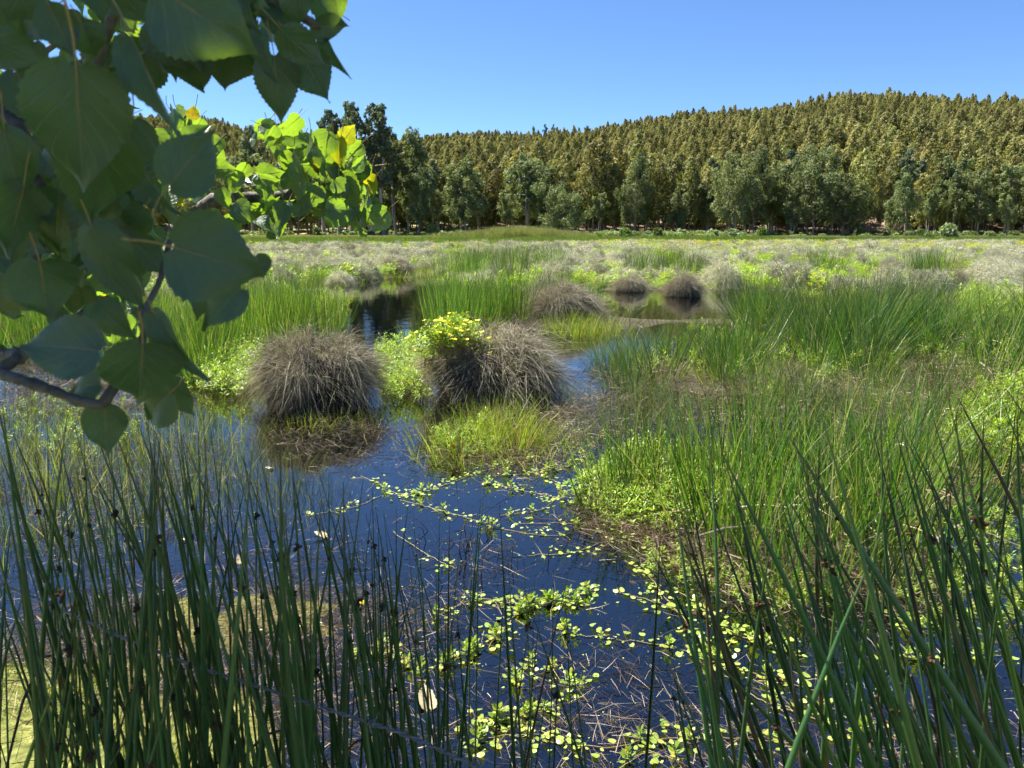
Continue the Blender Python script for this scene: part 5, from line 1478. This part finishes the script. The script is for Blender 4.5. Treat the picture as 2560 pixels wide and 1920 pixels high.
def seed_head_mesh(seed):
    r = np.random.default_rng(seed); G = Geo()
    for k in range(14):
        d = norm(r.normal(size=3)) * r.uniform(.4, 1); d[0] = abs(d[0])
        c = d * .007
        V, F = tubes(np.array([c * .2, c, c * 1.5]), [.0012, .0028, .0006], 5); G.add(V, F)
    return G.mesh("rush_seed_head", [M_seed])
SH = [seed_head_mesh(230 + k) for k in range(3)]

def bank_stem(root, rl, tip, base, thick, seedp=.35):
    y = tip - base; L = np.linalg.norm(y); y = y / L
    x = norm(np.cross(y, [0, 1.0, .1])); z = np.cross(x, y)
    a = rng.uniform(0, 6.28); x, z = x * math.cos(a) + z * math.sin(a), z * math.cos(a) - x * math.sin(a)
    k = rng.integers(len(ST)) if rng.uniform() < .45 else rng.integers(12)
    b = base - rl
    M = Matrix([[x[i] * L * thick, z[i] * L * thick, y[i] * L, b[i]] for i in range(3)] + [[0, 0, 0, 1]])
    o = bpy.data.objects.new("stem", ST[k]); COL.objects.link(o); o.parent = root; o.matrix_basis = M
    if k < 12 and rng.uniform() < seedp:
        t = rng.uniform(.80, .93)
        h = bpy.data.objects.new("seed_head", SH[rng.integers(3)]); COL.objects.link(h); h.parent = o
        s = rng.uniform(.7, 1.25)
        me = ST[k]; vi = int(round(t * 8)) * 6
        co = np.mean([np.array(me.vertices[vi + q].co) for q in range(6)], 0)
        h.matrix_basis = Matrix.Translation(Vector(co)) @ Matrix.Diagonal((s / (L * thick), s / (L * thick), s / L, 1)).to_4x4()

def stand(n, tipf, d0, d1, lean, label, nclump, thick=(.6, 1.45), lenr=(1.15, 1.6)):
    """a stand of bank rushes split into clumps; tipf gives the pixel of a tip"""
    items = []
    for q in range(n):
        px, py = tipf()
        d = rng.uniform(d0, d1)
        tip = at(px, py, d)
        L = rng.uniform(*lenr)
        dirv = norm(np.array([lean[0] + rng.normal(0, lean[1]), rng.normal(0, .12), 1.0]))
        base = tip - dirv * L
        gz_ = float(ground_z(base[0], base[1]))
        base = base + dirv * ((gz_ - .03 - base[2]) / dirv[2])
        items.append((tip, base))
    items.sort(key=lambda it: it[1][0])
    for c in range(nclump):
        part = items[c * n // nclump:(c + 1) * n // nclump]
        m = np.mean([it[1] for it in part], 0)
        rl = np.array([m[0], m[1], float(ground_z(m[0], m[1]))])
        root = empty("bank_rush_clump", tuple(rl)); tag(root, label[c % len(label)], "rush clump", "shaded rushes on the bank")
        for tip, base in part:
            bank_stem(root, rl, tip, base, rng.uniform(*thick))
ORD = ["first", "second", "third", "fourth", "fifth", "sixth", "seventh", "eighth", "ninth", "tenth"]
def tip_left():
    px = rng.uniform(-120, 1000)
    top = np.interp(px, [-120, 0, 150, 500, 700, 900, 1000], [980, 1000, 1060, 1020, 1130, 1180, 1230])
    return px, top + abs(rng.normal(0, 190))
stand(190, tip_left, .95, 2.0, (-.02, .10), [f"dark green rush clump before the sunlit shelf, {o} from the barbed wire's high end" for o in ORD[:8]], 8)
def tip_mid():
    px = rng.uniform(900, 1420)
    return px, np.interp(px, [900, 1050, 1270, 1420], [1180, 1230, 1150, 1450]) + abs(rng.normal(0, 260))
stand(46, tip_mid, 1.2, 2.2, (-.02, .09), ["thinning dark rush clump where the shaded fringe meets the primrose water", "last sparse dark rushes before the open primrose water"], 2, (.6, 1.0))
def tip_right():
    px = rng.uniform(1640, 2620)
    top = np.interp(px, [1640, 1900, 2150, 2300, 2420, 2620], [1200, 1060, 1080, 1060, 900, 920])
    return px, top + abs(rng.normal(0, 300))
stand(120, tip_right, .9, 1.9, (-.34, .17), [f"dark rush clump leaning over the side pool, {o} from the islet side" for o in ORD[:5]], 5, (.8, 1.7))
# low crowded stems right at the photographer's feet
def tip_low():
    px = rng.uniform(-200, 700)
    return px, rng.uniform(1380, 1900)
stand(90, tip_low, .75, 1.3, (.05, .22), ["crowded dark rushes at the bank corner below the barbed wire", "crooked dark rushes crossing under the barbed wire", "low dark rushes filling the corner before the wire"], 3, (.8, 1.3), (.7, 1.1))

# ------------------------------------------------------------------ barbed wire
wp = [(-300, 1372), (-60, 1448), (0, 1466), (120, 1512), (300, 1590), (470, 1655), (620, 1702), (730, 1742), (880, 1795), (1000, 1838), (1120, 1890), (1300, 1975)]
W = spline([on_z(x, y, 2.1 - .72) for x, y in wp], 420)
W[:, 2] += .004 * np.sin(np.linspace(0, 9, 420))
wire = empty("barbed_wire", tuple(W[0])); tag(wire, "rusty grey barbed wire strung slanting through the shaded rushes", "wire")
ph = np.cumsum(np.concatenate([[0], np.linalg.norm(np.diff(W, axis=0), axis=1)])) * 2 * math.pi / .045
T = norm(np.gradient(W, axis=0)); X = norm(np.cross(T, [0, 0, 1.0])); Yv = np.cross(X, T)
for s in (0, math.pi):
    P = W + .0017 * (np.cos(ph + s)[:, None] * X + np.sin(ph + s)[:, None] * Yv)
    V, F = tubes(P - W[0], np.full(420, .0016), 5)
    obj("strand", mesh_np("wire_strand", V, [F], [M_wire], smooth_shade=True), parent=wire)
for px in (118, 372, 722, 925, -130, 1190):
    i = int(np.argmin(np.abs(project(W)[:, 0] - px)))
    G = Geo()
    a = np.linspace(0, 4 * math.pi, 26)
    coil = W[i] + T[i] * (np.linspace(-.008, .008, 26))[:, None] + .0042 * (np.cos(a)[:, None] * X[i] + np.sin(a)[:, None] * Yv[i])
    e1, e2 = W[i] + T[i] * -.010 + X[i] * .006 + Yv[i] * .018, W[i] + T[i] * .012 - X[i] * .008 + Yv[i] * .016
    V, F = tubes(np.concatenate([[e1], coil, [e2]]) - W[0], np.concatenate([[.0004], np.full(26, .0013), [.0004]]), 5); G.add(V, F)
    e3 = W[i] - Yv[i] * .017 + T[i] * .004
    V, F = tubes(np.array([W[i] + Yv[i] * .004, W[i] - Yv[i] * .006, e3]) - W[0], [.0013, .0013, .0003], 5); G.add(V, F)
    obj("barb", G.mesh("wire_barb", [M_wire], True), parent=wire)

# ------------------------------------------------------------------ fallen leaves
def fallen(px, py, z, L, w, rz, mat, lab, tilt=(0, 0)):
    c = on_z(px, py, z)
    me = poplar_leaf(300 + int(px), .12, .1, .06, .02, 16, 2)
    me.materials[0] = mat; me.materials[1] = mat
    o = obj("fallen_leaf", me, (c[0], c[1], z + .008), rz, (w, L, .5 * (w + L)))
    o.rotation_euler = (tilt[0], tilt[1], rz)
    tag(o, lab, "leaf", "fallen poplar leaves")
fallen(815, 1345, 0, .10, .085, 1.2, M_dead, "pale dead leaf floating beyond the shaded rushes", (.35, 0))
fallen(470, 1352, 0, .07, .05, 2.0, M_dead, "small cream leaf lying in the shallows by the sparse rushes", (.3, 0))
fallen(600, 1412, 0, .08, .05, .6, M_dead, "white bent leaf on the water above the sunlit shelf", (.5, .3))
fallen(682, 1172, 0, .08, .06, 2.3, M_dead, "white scrap of leaf below the big round tussock", (.3, 0))
fallen(1072, 1775, 0, .16, .09, .3, M_dead, "large cream leaf half sunk near the bank", (.25, .2))
fallen(908, 1512, 0, .05, .045, .9, M_yellow, "small orange-yellow leaf floating behind the rush fringe", (.4, 0))
fallen(1135, 1122, .10, .08, .07, 2.8, M_yellow, "bright yellow leaf caught in the sedge islet", (.9, 0))
fallen(1103, 868, .62, .13, .10, 3.2, M_yellow, "big yellow leaf resting on the flowered tussock", (1.25, 0))
fallen(490, 1090, 0, .10, .06, 1.5, M_straw, "brown curled leaf afloat near the poplar tips", (.3, 0))
